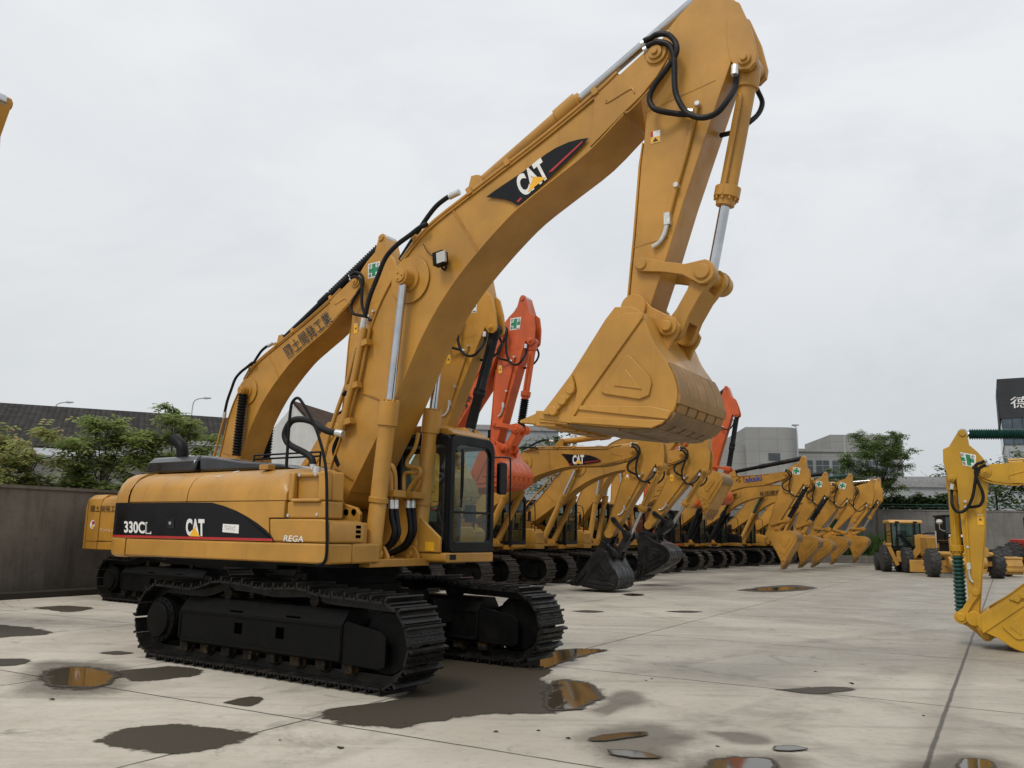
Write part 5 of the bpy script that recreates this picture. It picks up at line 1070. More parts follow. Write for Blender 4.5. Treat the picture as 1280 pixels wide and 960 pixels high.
tree('tree', 'dark dense tree partly behind the upright yellow arm and green bellows', (43.284, 76, 0), 9, [(-2.135, -1.246, 5.623, 2.2), (0.655, 0.4, 6.807, 2), (1.88, -0.713, 7.821, 2), (-0.874, -0.569, 3.576, 2), (2.662, 1.122, 4.369, 2.4), (-2.285, 0.643, 4.281, 1.6), (3.318, -1.152, 7.11, 3), (1.588, 0.255, 8.603, 1.2)], 4200, .46, 'leaf_c', 15, .16, group=RT, frond=False)
tree('tree', 'rounded dark treetop rising over the flat warehouse roof', (75.673, 150, 0), 14, [(-0.89, -0.404, 11.615, 2.2), (1.327, -0.361, 12.773, 2.4), (-2.468, -0.632, 10.74, 1.8), (3.457, -0.251, 12.253, 2.6), (1.301, 1.899, 10.365, 2.6)], 1400, .7, 'leaf_c', 16, .2, group=RT, frond=False)
tree('tree', 'small dark tree seen under the raised bucket behind the boom decal', (4.427, 90, 0), 10, [(-0.097, -0.555, 11.314, 2), (-1.944, -0.082, 11.079, 1.4), (1.748, -0.823, 11.06, 1.6), (0.804, 0.422, 11.862, 1.2), (-0.963, -1.392, 9.785, 2), (1.143, -1.174, 9.418, 2), (-2.55, 1.33, 7.43, 2), (-0.014, 0.559, 7.422, 2.4)], 1500, .5, 'leaf_c', 17, .16, frond=False)
mb = MB(); rnd = random.Random(5)
def hedge(name, label, p, q, z0, z1, dep, n, leaf, size, grp):
    mb = MB(); p, q = Vector(p), Vector(q); d = (q - p); nn = Vector((-d.y, d.x, 0)).normalized()
    for i in range(n):
        t = rnd.random(); u = rnd.uniform(-1, 1); w = rnd.random() ** .7; hump = 1 + .16 * math.sin(t * 23) + .1 * math.sin(t * 61 + 1)
        c = p + d * t + nn * u * dep + Vector((0, 0, z0 + (z1 - z0) * w * hump * (1 - .3 * u * u)))
        a = rnd.uniform(0, 2 * PI); dr = Vector((math.cos(a), math.sin(a), rnd.uniform(-.5, .6))).normalized(); sd = dr.cross(Vector((0, 0, 1))).normalized(); L = size * rnd.uniform(.6, 1.3)
        mb.add([c, c + dr * L * .5 + sd * L * .3, c + dr * L, c + dr * L * .5 - sd * L * .3], [(0, 1, 2, 3)])
    return tag(mb.build(name, M[leaf], None, smooth_=False, normals=False), label, 'hedge', grp)
hp0 = w1 + nrm * .9
hedge('hedge', 'clipped hedge on the retaining wall between the bare-twig tree and the warehouse', hp0 + dirv * 8, hp0 + dirv * 13.6, 3.9, 5.3, .5, 5200, 'leaf_c', .36, 'hedges on the retaining wall')
hedge('hedge', 'clipped hedge on the retaining wall ending behind the upright yellow arm', hp0 + dirv * 14.2, hp0 + dirv * 21, 3.9, 5.25, .5, 5800, 'leaf_c', .36, 'hedges on the retaining wall')
hedge('shrub', 'loose creepers and shrubs leaning over the dark wall under the trees', (-15.739, 24.3, 0), (-11.008, 26.5, 0), 2.45, 3.15, .35, 1300, 'leaf_a', .3, None)

# ------------------------------------------------------------------ buildings
def facade(name, a, b_, pw, ph, dark):
    m, nt, out = new_mat(name); g = NT(nt); tc = g.n('ShaderNodeTexCoord').outputs['Object']
    sp = g.n('ShaderNodeSeparateXYZ'); g.l(tc, sp.inputs[0]); h = g.math('ADD', sp.outputs[0], sp.outputs[1])
    fx = g.math('FRACT', g.math('DIVIDE', h, pw)); fz = g.math('FRACT', g.math('DIVIDE', sp.outputs[2], ph))
    ln = g.math('MAXIMUM', g.math('LESS_THAN', fx, .10 / pw), g.math('LESS_THAN', fz, .10 / ph))
    c = g.mix(g.ramp(g.noise(tc, .25, 5), .3, .7), a, b_); c = g.mix(g.math('MULTIPLY', ln, .5), c, dark)
    mp = g.n('ShaderNodeMapping'); mp.inputs['Scale'].default_value = (.7, .7, .06); g.l(tc, mp.inputs['Vector']); c = g.mix(g.math('MULTIPLY', g.ramp(g.noise(mp.outputs[0], 1, 5, .7), .5, .8), .35), c, dark)
    b = g.bsdf(c, .75, 0, .3); g.l(b.outputs[0], out.inputs[0]); return m
M['grey_f'] = facade('grey_stone_cladding', (0.235, 0.235, 0.225), (0.275, 0.275, 0.265), 2.4, 1.6, (0.16, 0.16, 0.155))
M['pale_f'] = facade('pale_panel_cladding', (0.30, 0.315, 0.325), (0.36, 0.37, 0.38), 6, 30, (0.18, 0.19, 0.2))
M['grey_b'] = facade('ribbed_grey_cladding', (0.22, 0.235, 0.25), (0.27, 0.285, 0.30), 8, 1.1, (0.11, 0.12, 0.13))
M['dark_f'] = facade('charcoal_cladding', (0.030, 0.033, 0.037), (0.040, 0.043, 0.047), 5, 4, (0.02, 0.02, 0.022))
M['plaster'] = wall_mat('stained_white_plaster', (0.50, 0.50, 0.48), (0.58, 0.58, 0.56), (0.33, 0.33, 0.30))
M['shed'] = wall_mat('white_shed_sheet', (0.40, 0.41, 0.42), (0.50, 0.51, 0.52), (0.24, 0.24, 0.23))
M['win'] = plain('window_glass', (0.045, 0.055, 0.065), .12, 0, .2, .5)
M['win_b'] = plain('blue_window_glass', (0.06, 0.085, 0.11), .12, 0, .25, .5)
M['mullion'] = plain('window_frame', (0.25, 0.25, 0.25), .5)
def tiles(name, a, b_, step, wav):
    m, nt, out = new_mat(name); g = NT(nt); tc = g.n('ShaderNodeTexCoord').outputs['Object']; sp = g.n('ShaderNodeSeparateXYZ'); g.l(tc, sp.inputs[0])
    row = g.math('FRACT', g.math('DIVIDE', sp.outputs[1], step)); wv = g.math('ABSOLUTE', g.math('SINE', g.math('MULTIPLY', sp.outputs[0], PI / wav)))
    rnd = g.n('ShaderNodeTexWhiteNoise', noise_dimensions='2D'); cm = g.n('ShaderNodeCombineXYZ'); g.l(g.math('FLOOR', g.math('DIVIDE', sp.outputs[1], step)), cm.inputs[1]); g.l(g.math('FLOOR', g.math('DIVIDE', sp.outputs[0], wav)), cm.inputs[0]); g.l(cm.outputs[0], rnd.inputs[0])
    c = g.mix(g.math('ADD', g.math('MULTIPLY', rnd.outputs[0], .6), g.math('MULTIPLY', g.noise(tc, .6, 5), .4)), a, b_)
    c = g.mix(g.ramp(row, .0, .3, .75, 0), c, tuple(v * .25 for v in a)); c = g.mix(g.ramp(wv, .0, .35, .6, 0), c, tuple(v * .3 for v in a))
    b = g.bsdf(c, .85, 0, .2, g.bump(g.math('ADD', wv, row), .6, .08)); g.l(b.outputs[0], out.inputs[0]); return m
M['tile_d'] = tiles('dark_roof_tiles', (0.020, 0.019, 0.018), (0.060, 0.055, 0.050), .34, .28)
M['tile_r'] = tiles('brown_roof_tiles', (0.055, 0.032, 0.024), (0.12, 0.072, 0.052), .34, .28)
def building(name, o, rz, label): return empty(name, o, rz, label, 'building')
def piece(mb, name, mat, par, bevel=0.0, **kw): return mb.build(name, M[mat], par, bevel, **kw)

# grey stepped office block
gb = building('office_building', (24.241, 112, 0), R(-4), 'grey stepped office building with a blank curved tower and a low windowed wing')
def GX(px, z=None): return px
mb = MB(); mb.box(-3, 6.56, 0, 14, 0, 13.76); piece(mb, 'wall', 'grey_f', gb)
x0, x1 = 6.56, 13.63
mb = MB(); rc = 2.2; o = [(x0, 0)] + [(x1 - rc + rc * math.sin(R(a)), -1 + rc - rc * math.cos(R(a))) for a in range(0, 91, 10)] + [(x1, 16), (x0, 16)]
hz = 16.00; o[0] = (x0, -1); n = len(o); mb.add([(a, b, 0) for a, b in o] + [(a, b, hz) for a, b in o], [tuple(range(n)), tuple(range(n, 2 * n))] + [(i, (i + 1) % n, n + (i + 1) % n, n + i) for i in range(n)]); piece(mb, 'tower', 'grey_f', gb)
x2 = 22.79; hw_ = 13.51
mb = MB(); mb.box(x1 - 3, x2 + 2, 6, 14, 0, hw_); mb.box(x1 - 3, x2 + 2, 5.8, 6.3, hw_, hw_ + .4); wing = piece(mb, 'wall', 'grey_f', gb)
for r_ in range(3):
    for i in range(6):
        xa = x1 + 1.6 + i * 2.2; zz = hw_ - 3.4 - 3.7 * r_
        mb = MB(); mb.box(xa, xa + 1.7, 5.90, 5.99, zz, zz + 2.2); wn = piece(mb, 'window', 'win', gb)
        mb = MB(); mb.box(xa - .06, xa + 1.76, 5.86, 5.98, zz - .1, zz); mb.box(xa + .82, xa + .88, 5.86, 5.89, zz, zz + 2.2); mb.box(xa, xa + 1.7, 5.86, 5.89, zz + 1.45, zz + 1.52); piece(mb, 'frame', 'mullion', wn)
mb = MB(); mb.box(22.49, 32.84, 16, 30, 0, 17.09); piece(mb, 'wall', 'grey_f', gb)
mb = MB(); mb.box(x0 + .5 * (x1 - x0) - .7, x0 + .5 * (x1 - x0) + .8, -1.06, -1.005, 11.64, 12.59); piece(mb, 'window', 'win', gb)
# low warehouse behind the hedges
wh = building('warehouse', (40.864, 95, 0), R(-8), 'long pale flat-roofed warehouse behind the hedges')
mb = MB(); mb.box(0, 60, 0, 25, 0, 7.99); piece(mb, 'wall', 'pale_f', wh)
mb = MB(); z = 7.99; mb.box(-.2, 60.2, -.25, .3, z - .5, z + .15); mb.box(1, 12, 6, 14, z, z + 1.1); piece(mb, 'roof_edge', 'mullion', wh)
# dark tower with the white sign
tw = building('tower_block', (81.425, 140, 0), R(-29), 'charcoal office tower with white sign characters and a glass band')
zt = 28.56; zb = 21.91; zw = 17.49
mb = MB(); mb.box(0, 24, 0, 20, zb, zt); mb.box(-.12, -.01, 1, 3, zb - 1, zb + 5); piece(mb, 'wall', 'dark_f', tw)
mb = MB(); mb.box(.2, 24, .15, 20, zw, zb - .02); gl = piece(mb, 'window', 'win_b', tw)
mb = MB()
for i in range(9): mb.box(.2 + i * 1.45, .32 + i * 1.45, .06, .14, zw, zb - .03)
mb.box(.2, 24, .06, .14, (zw + zb) / 2 - .06, (zw + zb) / 2 + .06); piece(mb, 'frame', 'dark_f', gl)
mb = MB(); mb.box(.4, 24, .3, 20, 0, zw - .02); piece(mb, 'wall', 'pale_f', tw)
mb = MB(); zc = 23.70; lettering(mb, '德', (1.7, -.12, zc - .2), (2.9, 0, 0), (0, 0, 1.9), .0); lettering(mb, '众', (4.3, -.12, zc - 2.5), (2.4, 0, 0), (0, 0, 1.9), .0); piece(mb, 'sign_lettering', 'white', tw, smooth_=False, normals=False)
# grey clad hall behind the orange bucket
hb = building('clad_hall', (-7.519, 105, 0), R(3), 'grey ribbed industrial hall glimpsed behind the orange bucket'); mb = MB(); mb.box(0, 13.46, 0, 20, 0, 14.86); piece(mb, 'wall', 'grey_b', hb)
mb = MB(); z = 14.86; mb.box(-.2, 13.46 + .2, -.2, .2, z - .4, z + .2); piece(mb, 'roof_edge', 'mullion', hb)
# white gable house
gh = building('gable_house', (-17.565, 60, 0), R(-14), 'white plastered gable house with brown tiled roof seen under the far boom')
wg = 6.6; ze = 7.90; za = 10.50
mb = MB(); mb.prism([(-1.2, 0), (-1.2, ze - 1.2), (2.2, za), (6.2, ze - 1.4), (6.2, 0)], 0, .3); piece(mb, 'gable_wall', 'plaster', gh)
mb = MB(); mb.prism([(-1.2, 0), (-1.2, ze - 1.25), (2.2, za - .05), (6.2, ze - 1.45), (6.2, 0)], .31, 14); piece(mb, 'wall', 'plaster', gh)
rf = MB(); L2 = math.hypot(4.3, za - ze + 1.5)
rf.box(0, 14.5, 0, L2 + .3, 0, .12); ro_ = rf.build('roof', M['tile_r'], gh); ang = math.atan2(za - ze + 1.5, 4.2)
ro_.matrix_local = Matrix.Translation((6.5, -.12, ze - 1.55)) @ Matrix(((0, -math.cos(ang), math.sin(ang), 0), (1, 0, 0, 0), (0, math.sin(ang), math.cos(ang), 0), (0, 0, 0, 1)))
rf = MB(); rf.prism([(-1.5, ze - 1.45), (2.2, za + .02), (2.2, za + .10), (-1.5, ze - 1.37)], .32, 14.2); piece(rf, 'roof', 'tile_r', gh)
# long tiled factory with sheds
fc = building('factory', (-25.908, 40, 0), R(24), 'long white factory with dark tiled roof behind the trees')
zr = 8.23; zev = 5.50
mb = MB(); mb.box(-30, 12.5, 0, 12, 0, zev); piece(mb, 'wall', 'shed', fc)
sl = math.hypot(6, zr - zev); an = math.atan2(zr - zev, 6)
mb = MB(); mb.box(-30, 12.8, 0, sl, 0, .15); rr = piece(mb, 'roof', 'tile_d', fc); rr.location = (0, -.5, zev - .1); rr.rotation_euler = (an, 0, 0)
mb = MB(); mb.box(-12.8, 30, 0, sl, 0, .15); rr = piece(mb, 'roof', 'tile_d', fc); rr.matrix_local = Matrix.Translation((0, 11.5, zev - .1)) @ Matrix.Rotation(PI, 4, 'Z') @ Matrix.Rotation(an, 4, 'X')
for i in range(5):
    xa = -8 + i * 4.2; mb = MB(); mb.box(xa, xa + 1.9, -.06, -.01, zev - 2.2, zev - .9); wn = piece(mb, 'window', 'win', fc); mb = MB(); mb.box(xa - .08, xa + 1.98, -.12, -.02, zev - 2.3, zev - 2.2); mb.box(xa + .9, xa + .98, -.11, -.07, zev - 2.2, zev - .9); piece(mb, 'frame', 'mullion', wn)
sd = building('lean_to_shed', (-20.148, 33, 0), R(22), 'low white sheet-metal lean-to with timber posts in front of the factory')
zs = 4.66
mb = MB(); mb.box(-6, 8.6, 0, 3, 0, zs - .4); piece(mb, 'wall', 'shed', sd); mb = MB(); mb.prism_axis([(-1.0, -.05), (3.2, .55), (3.2, .65), (-1.0, .05)], (-6.4, 0, zs - .25), (0, 1, 0), (0, 0, 1), (15.4, 0, 0)); piece(mb, 'roof', 'pale_f', sd)
for x in (-5, -2, 1.2, 4.0, 6.6): mb = MB(); mb.box(x, x + .16, -.35, -.2, 0, zs - .3); mb.obox((x + .8, -.26, zs - 1.6), ((1, 0, .9), (0, 1, 0), (-.9, 0, 1)), (1.1, .03, .03)); piece(mb, 'post', 'bark', sd)
mb = MB(); mb.box(1.6, 2.4, -.06, -.01, zs - 1.9, zs - 1.3); piece(mb, 'window', 'win', sd)
s2 = building('lean_to_shed', (-18.08, 38, 0), R(22), 'white plaster outbuilding with pale flat roof beside the tall tree')
zs = 5.54; mb = MB(); mb.box(0, 5.2, 0, 4, 0, zs); piece(mb, 'wall', 'plaster', s2); mb = MB(); mb.box(-.2, 5.5, -.3, 4, zs + .01, zs + .2); piece(mb, 'roof', 'pale_f', s2)

# ------------------------------------------------------------------ street lamps
def lamp(o, h, arm, label, grp, rz=0.0, heads=1):
    t = empty('street_lamp', o, rz, label, 'street lamp', grp)
    mb = MB(); mb.cyl((0, 0, 0), (0, 0, h * .8), .13, .08, 10); mb.tube([(0, 0, h * .8), (0, 0, h * .93), (arm * .12, 0, h * .99), (arm * .5, 0, h * 1.01), (arm, 0, h * 1.015)], .06, 8, 4); mb.build('pole', M['pale_f'], t)
    mb = MB(); mb.prism([(arm - .1, h * 1.015 - .06), (arm + .2, h * 1.015 - .1), (arm + .75, h * 1.015 - .02), (arm + .7, h * 1.015 + .08), (arm, h * 1.015 + .1)], -.14, .14); mb.build('lamp_head', M['mullion'], t, .03)
LG = 'street lamps'
lamp((32.214, 95, 0), 14.07, -.5, 'white street lamp before the corner of the grey curved tower', LG)
lamp((31.587, 80, 0), 11.36, .5, 'white street lamp standing in front of the bare-twig tree', LG)
lamp((-48.927, 90, 0), 14.64, 1.2, 'thin street lamp rising over the dark tiled factory roof', LG)
lamp((-34.209, 90, 0), 15.31, 1.2, 'thin street lamp rising over the tall tree near the exhaust pipe', LG)

# ------------------------------------------------------------------ wheeled machines by the retaining wall
def wheel(par, name, c, r_, w_, rim, ax=(0, 1, 0), lugs=22):
    c = Vector(c); A_ = Vector(ax); mb = MB()
    mb.lathe(c - A_ * w_ / 2, c + A_ * w_ / 2, [(0, r_ * .55), (.02, r_ * .80), (.10, r_ * .93), (.22, r_ * .97), (.78, r_ * .97), (.9, r_ * .93), (.98, r_ * .80), (1, r_ * .55)], 32)
    u = Vector((1, 0, 0)) if abs(A_.x) < .5 else Vector((0, 1, 0)); v = A_.cross(u)
    for i in range(lugs):
        for s in (-1, 1):
            a = 2 * PI * (i + .25 * s) / lugs; d = u * math.cos(a) + v * math.sin(a); t = -u * math.sin(a) + v * math.cos(a)
            mb.obox(c + d * r_ * .975 + A_ * s * w_ * .24, (A_ + t * .5 * s, t, d), (w_ * .27, r_ * .05, r_ * .035))
    wo = mb.build(name, M['tyre'], par, ang=30)
    mb = MB(); mb.lathe(c - A_ * w_ * .46, c + A_ * w_ * .46, [(0, r_ * .56), (.05, r_ * .58), (.12, r_ * .45), (.25, r_ * .22), (.5, r_ * .2), (.75, r_ * .22), (.88, r_ * .45), (.95, r_ * .58), (1, r_ * .56)], 24); mb.build('rim', M[rim], wo)
M['cat'] = paint('loader_yellow', (0.46, 0.245, 0.045), .45)
bl = empty('backhoe_loader', (21.658, 47, 0), R(78), 'yellow backhoe loader with glazed cab, its stabiliser arms and digger boom facing the yard', 'backhoe loader')   # x points away from the yard
for s in (-1, 1): wheel(bl, 'rear_wheel', (.55, s * 1.0, .72), .72, .46, 'cat'); wheel(bl, 'front_wheel', (2.75, s * .95, .50), .50, .36, 'cat')
mb = MB(); mb.box(.0, 3.6, -.55, .55, .65, 1.15); mb.prism([(1.6, 1.15), (1.6, 1.75), (3.5, 1.62), (3.65, 1.15)], -.5, .5); piece(mb, 'chassis', 'cat', bl, .04)
mb = MB(); mb.box(.0, 1.5, -.76, .76, 1.16, 1.26)
for x, y in ((.0, -.76), (.0, .70), (1.45, -.76), (1.45, .70), (.0, -.5), (.0, .44)): mb.box(x, x + .07, y, y + .07, 1.27, 2.62)
mb.box(0, .05, -.76, .76, 1.27, 1.42); mb.box(-.015, .04, -.43, .43, 1.93, 1.98); piece(mb, 'cab_frame', 'black', bl, .01)
for nm, b_ in (('rear_window', (.01, .025, -.42, .43, 1.43, 2.6)), ('side_window', (.08, 1.44, -.745, -.735, 1.28, 2.6)), ('side_window', (.08, 1.44, .735, .745, 1.28, 2.6)), ('windscreen', (1.47, 1.48, -.7, .7, 1.28, 2.6)), ('rear_window', (.012, .022, -.69, -.51, 1.43, 2.6)), ('rear_window', (.012, .022, .51, .69, 1.43, 2.6))): mb = MB(); mb.box(*b_); piece(mb, nm, 'glass', bl)
mb = MB(); mb.prism([(-.12, 2.63), (-.10, 2.74), (.1, 2.82), (1.5, 2.82), (1.65, 2.74), (1.65, 2.63)], -.86, .86); rf = piece(mb, 'roof', 'cat', bl, .05)
for y in (-.5, .42): mb = MB(); mb.box(-.15, -.09, y - .06, y + .14, 2.64, 2.74); piece(mb, 'work_light', 'black', rf, .01)
mb = MB(); mb.box(.5, .9, -.25, .25, 1.27, 1.75); mb.box(.85, 1.0, -.24, .24, 1.6, 2.25); piece(mb, 'driver_seat', 'interior', bl, .04)
mb = MB(); mb.box(-.12, -.005, -1.0, 1.0, .55, .80); mb.box(-.35, -.12, -.32, -.16, .45, 1.0); mb.box(-.35, -.12, .16, .32, .45, 1.0); mb.cyl((-.24, -.2, .42), (-.24, -.2, 1.02), .09); piece(mb, 'rear_frame', 'cat', bl, .02)
for s in (-1, 1):
    mb = MB(); mb.obox((-.2, s * .80, .95), ((0, s * .35, .9), (1, 0, 0), (0, .9, -s * .35)), (.62, .10, .10)); mb.box(-.34, -.06, s * .98 - .14, s * .98 + .14, 1.42, 1.56); piece(mb, 'stabiliser', 'cat', bl, .02)
mb = MB(); o = [(0, 0), (.22, .25), (.55, .42), (.95, .95), (1.25, 1.0), (1.35, .75), (1.05, .45), (.75, .12), (.35, -.18), (.05, -.15)]
mb.prism_axis([(-a, b) for a, b in [(-0.1, .9), (.1, 1.0), (.35, 1.35), (.35, 2.0), (.6, 2.05), (1.6, 1.95), (2.3, 1.75), (2.3, 1.60), (1.5, 1.62), (.85, 1.45), (.6, 1.1), (.3, .75), (0, .7)]], (-.42, 0, 0), (0, 1, 0), (0, 0, 1), (.3, 0, 0)); piece(mb, 'backhoe_boom', 'cat', bl, .02)
mb = MB(); mb.cyl((-.3, -.35, 1.15), (-.3, .35, 2.05), .07); mb.tube([(-.3, -.2, 1.0), (-.35, -.6, 1.9), (-.3, -1.0, 2.12), (-.3, -1.6, 2.1)], .04, 8, 4); piece(mb, 'boom_cylinder', 'black', bl)
# motor grader behind the upright arm
gd = empty('motor_grader', (21.823, 41.5, 0), R(80), 'yellow grader with big lugged tyres and black cab, half behind the upright arm', 'grader')
for s in (-1, 1): wheel(gd, 'front_wheel', (0, s * 1.42, .68), .68, .50, 'cat', lugs=16); wheel(gd, 'rear_wheel', (5.0, s * 1.25, .68), .68, .45, 'cat', lugs=16); wheel(gd, 'rear_wheel', (6.5, s * 1.25, .68), .68, .45, 'cat', lugs=16)
mb = MB(); mb.box(-.2, .2, -1.2, 1.2, .55, .80); mb.box(-.35, .35, -.75, .75, .42, 1.05); mb.cyl((-.30, -1.25, 1.12), (-.30, 1.25, 1.12), .11); mb.cyl((-.38, -.85, .72), (-.38, .85, .72), .28, n=24); piece(mb, 'front_axle', 'cat', gd, .03)
mb = MB(); mb.prism([(-.1, 1.05), (.2, 1.5), (3.8, 1.75), (3.8, 1.4), (.8, 1.15)], -.18, .18); mb.box(3.6, 7.4, -.55, .55, .9, 1.9); piece(mb, 'main_frame', 'cat', gd, .03)
for y in (-.62, .45, -1.0): mb = MB(); mb.box(-.42, -.2, y, y + .24, 1.0, 1.85 if y > -.9 else 1.4); mb.cyl((-.32, y + .12, 1.7 if y > -.9 else 1.3), (-.32, y + .12, 2.0 if y > -.9 else 1.45), .08); piece(mb, 'lift_post', 'cat', gd, .02)
mb = MB(); mb.box(.8, 2.2, -.6, .55, 1.6, 1.75); mb.box(.8, 2.2, -.62, -.5, 1.76, 2.9); mb.box(.8, .9, -.62, .55, 1.76, 2.1); mb.box(.8, 2.2, .45, .55, 1.76, 2.9); mb.box(.75, 2.3, -.66, .6, 2.9, 3.0); mb.box(.9, 2.1, -.5, .45, 1.0, 1.6); piece(mb, 'cab_frame', 'black', gd, .02)
mb = MB(); mb.box(.82, .84, -.5, .45, 2.1, 2.9); piece(mb, 'windscreen', 'glass_dark', gd)
mb = MB(); mb.prism_axis([(0, 0), (.7, 0), (.7, .12), (0, .12)], (.795, -.35, 1.92), (0, 1, 0), (0, 0, 1), (-.004, 0, 0)); lettering(mb, 'GD', (.79, .3, 1.93), (0, -.6, 0), (0, 0, .1)) if False else None; piece(mb, 'cowl_sticker', 'white', gd)
mb = MB(); mb.lathe((.75, .75, 2.55), (.72, .78, 2.75), [(0, .1), (.5, .16), (1, .1)], 12); piece(mb, 'work_light', 'lamp', gd); mb = MB(); mb.tube([(.8, .5, 2.2), (.78, .75, 2.3), (.75, .75, 2.6)], .02, 6, 2); mb.tube([(.3, 1.1, 1.1), (.3, 1.1, 2.2)], .035, 6, 1); piece(mb, 'lamp_bracket', 'zinc', gd)
mb = MB(); mb.prism([(2.0, .15), (2.05, .75), (2.12, .75), (2.2, .15)], -1.9, 1.9); piece(mb, 'blade', 'cat', gd, .02)
# red machine at the picture edge and the yellow roller in front of it
rm = empty('wheel_loader', (34.206, 52, 0), R(100), 'dull red machine with black-framed cab at the picture edge, behind the grader tyres', 'loader')
for s in (-1, 1): wheel(rm, 'wheel', (.9, s * 1.15, .85), .85, .55, 'red', lugs=16); wheel(rm, 'wheel', (3.7, s * 1.15, .85), .85, .55, 'red', lugs=16)
mb = MB(); mb.box(.2, 4.4, -.85, .85, .8, 1.9); mb.prism([(.0, 1.5), (.1, 2.7), (.5, 3.3), (1.5, 3.4), (1.7, 1.9), (.3, 1.2)], -.8, .95); piece(mb, 'body', 'red', rm, .06)
mb = MB(); mb.box(1.75, 3.2, -.75, .75, 1.95, 3.3); piece(mb, 'cab_frame', 'black', rm, .05); mb = MB(); mb.box(-.02, .0, .95, 1.02, 2.0, 2.9); mb.box(.5, .8, .96, 1.3, 2.65, 2.72); piece(mb, 'grab_rail', 'red', rm)
rl = empty('road_roller', (25.26, 43.5, 0), R(80), 'low yellow attachment block standing between grader tyres and red machine', 'roller')
mb = MB(); mb.prism([(-.4, .12), (-.5, .55), (-.3, .95), (.3, 1.0), (.5, .6), (.4, .12)], -.38, .38); mb.box(-.52, -.45, -.45, .45, .25, .42); mb.cyl((-.3, -.42, .9), (-.3, .42, .9), .08); piece(mb, 'body', 'cat', rl, .03)
wheel(rl, 'wheel', (.9, .0, .75), .75, .5, 'black', lugs=16)

# ------------------------------------------------------------------ small litter on the concrete
def litter(px, label, s, mat):
    mb = MB(); rnd = random.Random(int(px[0] * 100)); 
    v = [(rnd.uniform(-1, 1) * s, rnd.uniform(-1, 1) * s, rnd.uniform(0, .6) * s) for _ in range(9)]
    bm = bmesh.new(); [bm.verts.new(p) for p in v]; bmesh.ops.convex_hull(bm, input=bm.verts); me = bpy.data.meshes.new('clod'); bm.to_mesh(me); bm.free(); me.materials.append(M[mat])
    o = bpy.data.objects.new('mud_clod', me); COL.objects.link(o); o.location = (px[0], px[1], 0); tag(o, label, 'mud clod', 'clods of dried mud on the concrete')
for q in [(-1.365, 7.342), (-5.184, 10.113), (-4.656, 9.12), (-1.908, 7.565), (-0.949, 8.273), (-1.339, 7.331), (-0.531, 8.653), (-0.094, 8.01)] + [(1.792, 10.976), (1.698, 10.852), (1.791, 7.595), (0.288, 8.083), (0.535, 7.796), (4.221, 10.854), (4.213, 9.004), (4.101, 11.756)]: litter(q, 'small brown clod of dried mud lying on the open concrete', random.uniform(.018, .04), 'bark')
mb = MB(); mb.lathe((0, 0, 0), (0, 0, .32), [(0, .12), (.1, .16), (.6, .14), (.8, .08), (1, .05)], 10); ob = mb.build('plastic_bag', M['white'], None); ob.location = (-4.912, 14, 1.177); tag(ob, 'small crumpled white bag on the far track below the black side panel', 'bag')

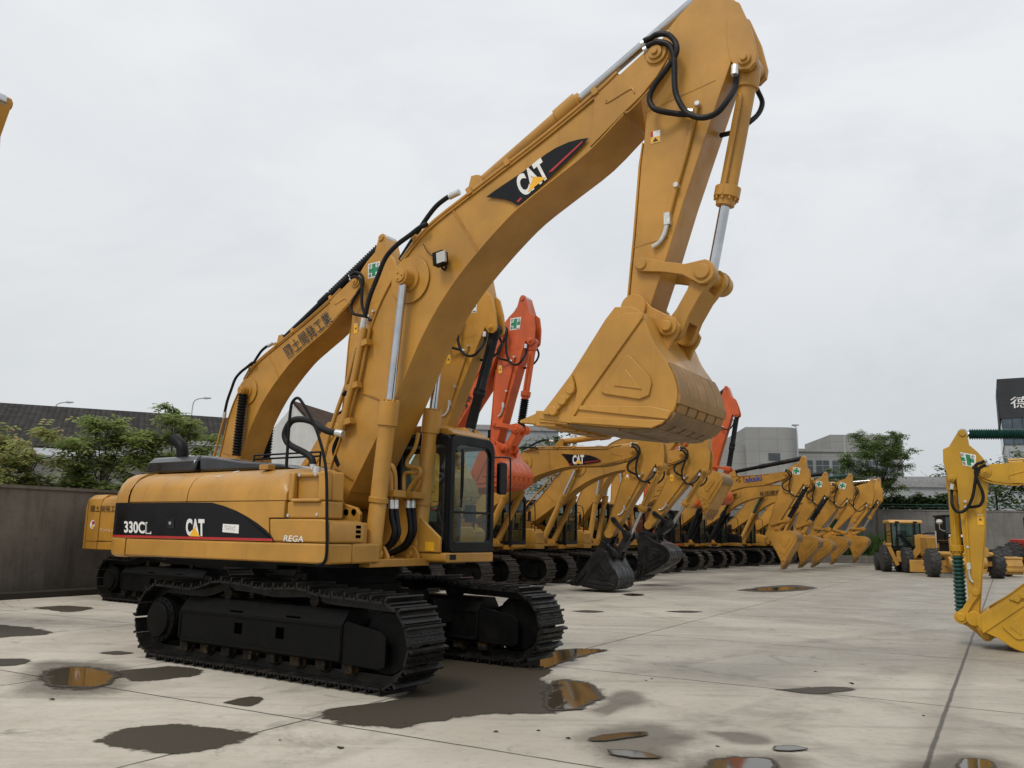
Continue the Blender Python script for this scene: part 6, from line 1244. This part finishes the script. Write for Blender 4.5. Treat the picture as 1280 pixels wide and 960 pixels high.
# ------------------------------------------------------------------ world, sun, camera
w = bpy.data.worlds.new('World'); SC.world = w; w.use_nodes = True; nt = w.node_tree; g = NT(nt)
for n_ in list(nt.nodes): nt.nodes.remove(n_)
EL, AZ = R(52), R(215)
out = g.n('ShaderNodeOutputWorld'); bg = g.n('ShaderNodeBackground'); bg.inputs['Strength'].default_value = .1
sky = g.n('ShaderNodeTexSky', sky_type='NISHITA'); sky.sun_disc = False; sky.sun_elevation = EL; sky.sun_rotation = AZ; sky.air_density = 1.0; sky.dust_density = 3.0
tc = g.n('ShaderNodeTexCoord').outputs['Generated']; sp = g.n('ShaderNodeSeparateXYZ'); g.l(tc, sp.inputs[0])
mp = g.n('ShaderNodeMapping'); mp.inputs['Scale'].default_value = (1, 1, 2.2); g.l(tc, mp.inputs['Vector'])
n1 = g.noise(mp.outputs[0], 1.7, 7, .6, .6); n2 = g.noise(mp.outputs[0], 4.5, 6, .6, .4)
cl = g.math('ADD', g.math('MULTIPLY', n1, .75), g.math('MULTIPLY', n2, .25))
base = g.mix(g.ramp(sp.outputs[2], 0.0, .6), (6.1, 6.45, 6.7), (8.1, 8.4, 8.75))
base = g.mix(g.math('MULTIPLY', g.ramp(cl, .44, .62), g.ramp(sp.outputs[2], .05, .45, .10, .6)), base, (9.2, 9.3, 9.4))
base = g.mix(g.math('MULTIPLY', g.ramp(cl, .44, .32), g.ramp(sp.outputs[2], .1, .5, .05, .4)), base, (7.3, 7.75, 8.35))
lft = g.math('MULTIPLY', g.ramp(sp.outputs[0], .35, -.5), .35); base = g.mix(lft, base, (8.5, 8.65, 8.75))
c = g.mix(.95, sky.outputs[0], base); g.l(c, bg.inputs['Color']); g.l(bg.outputs[0], out.inputs[0])
ld = bpy.data.lights.new('sun', 'SUN'); ld.energy = 1.6; ld.angle = R(18); ld.color = (1.0, .955, .89); lo_ = bpy.data.objects.new('sun', ld); COL.objects.link(lo_)
d = Vector((math.sin(AZ) * math.cos(EL), math.cos(AZ) * math.cos(EL), math.sin(EL))); lo_.rotation_euler = d.to_track_quat('Z', 'Y').to_euler(); lo_.location = (0, 0, 40)
cd = bpy.data.cameras.new('camera'); cd.sensor_width = 36; cd.lens = 1060 / 1280 * 36; cd.clip_start = .1; cd.clip_end = 3000
co = bpy.data.objects.new('camera', cd); COL.objects.link(co)
cr, ur, fw = ((0.999877, -0.002728, 0.015469), (-0.015707, -0.173627, 0.984686), (0.000000, 0.984808, 0.173648))
co.matrix_world = Matrix(((cr[0], ur[0], -fw[0], 0), (cr[1], ur[1], -fw[1], 0), (cr[2], ur[2], -fw[2], 1.75), (0, 0, 0, 1)))
SC.camera = co
SC.view_settings.view_transform = 'Standard'; SC.view_settings.look = 'None'; SC.view_settings.exposure = 0; SC.view_settings.gamma = 1
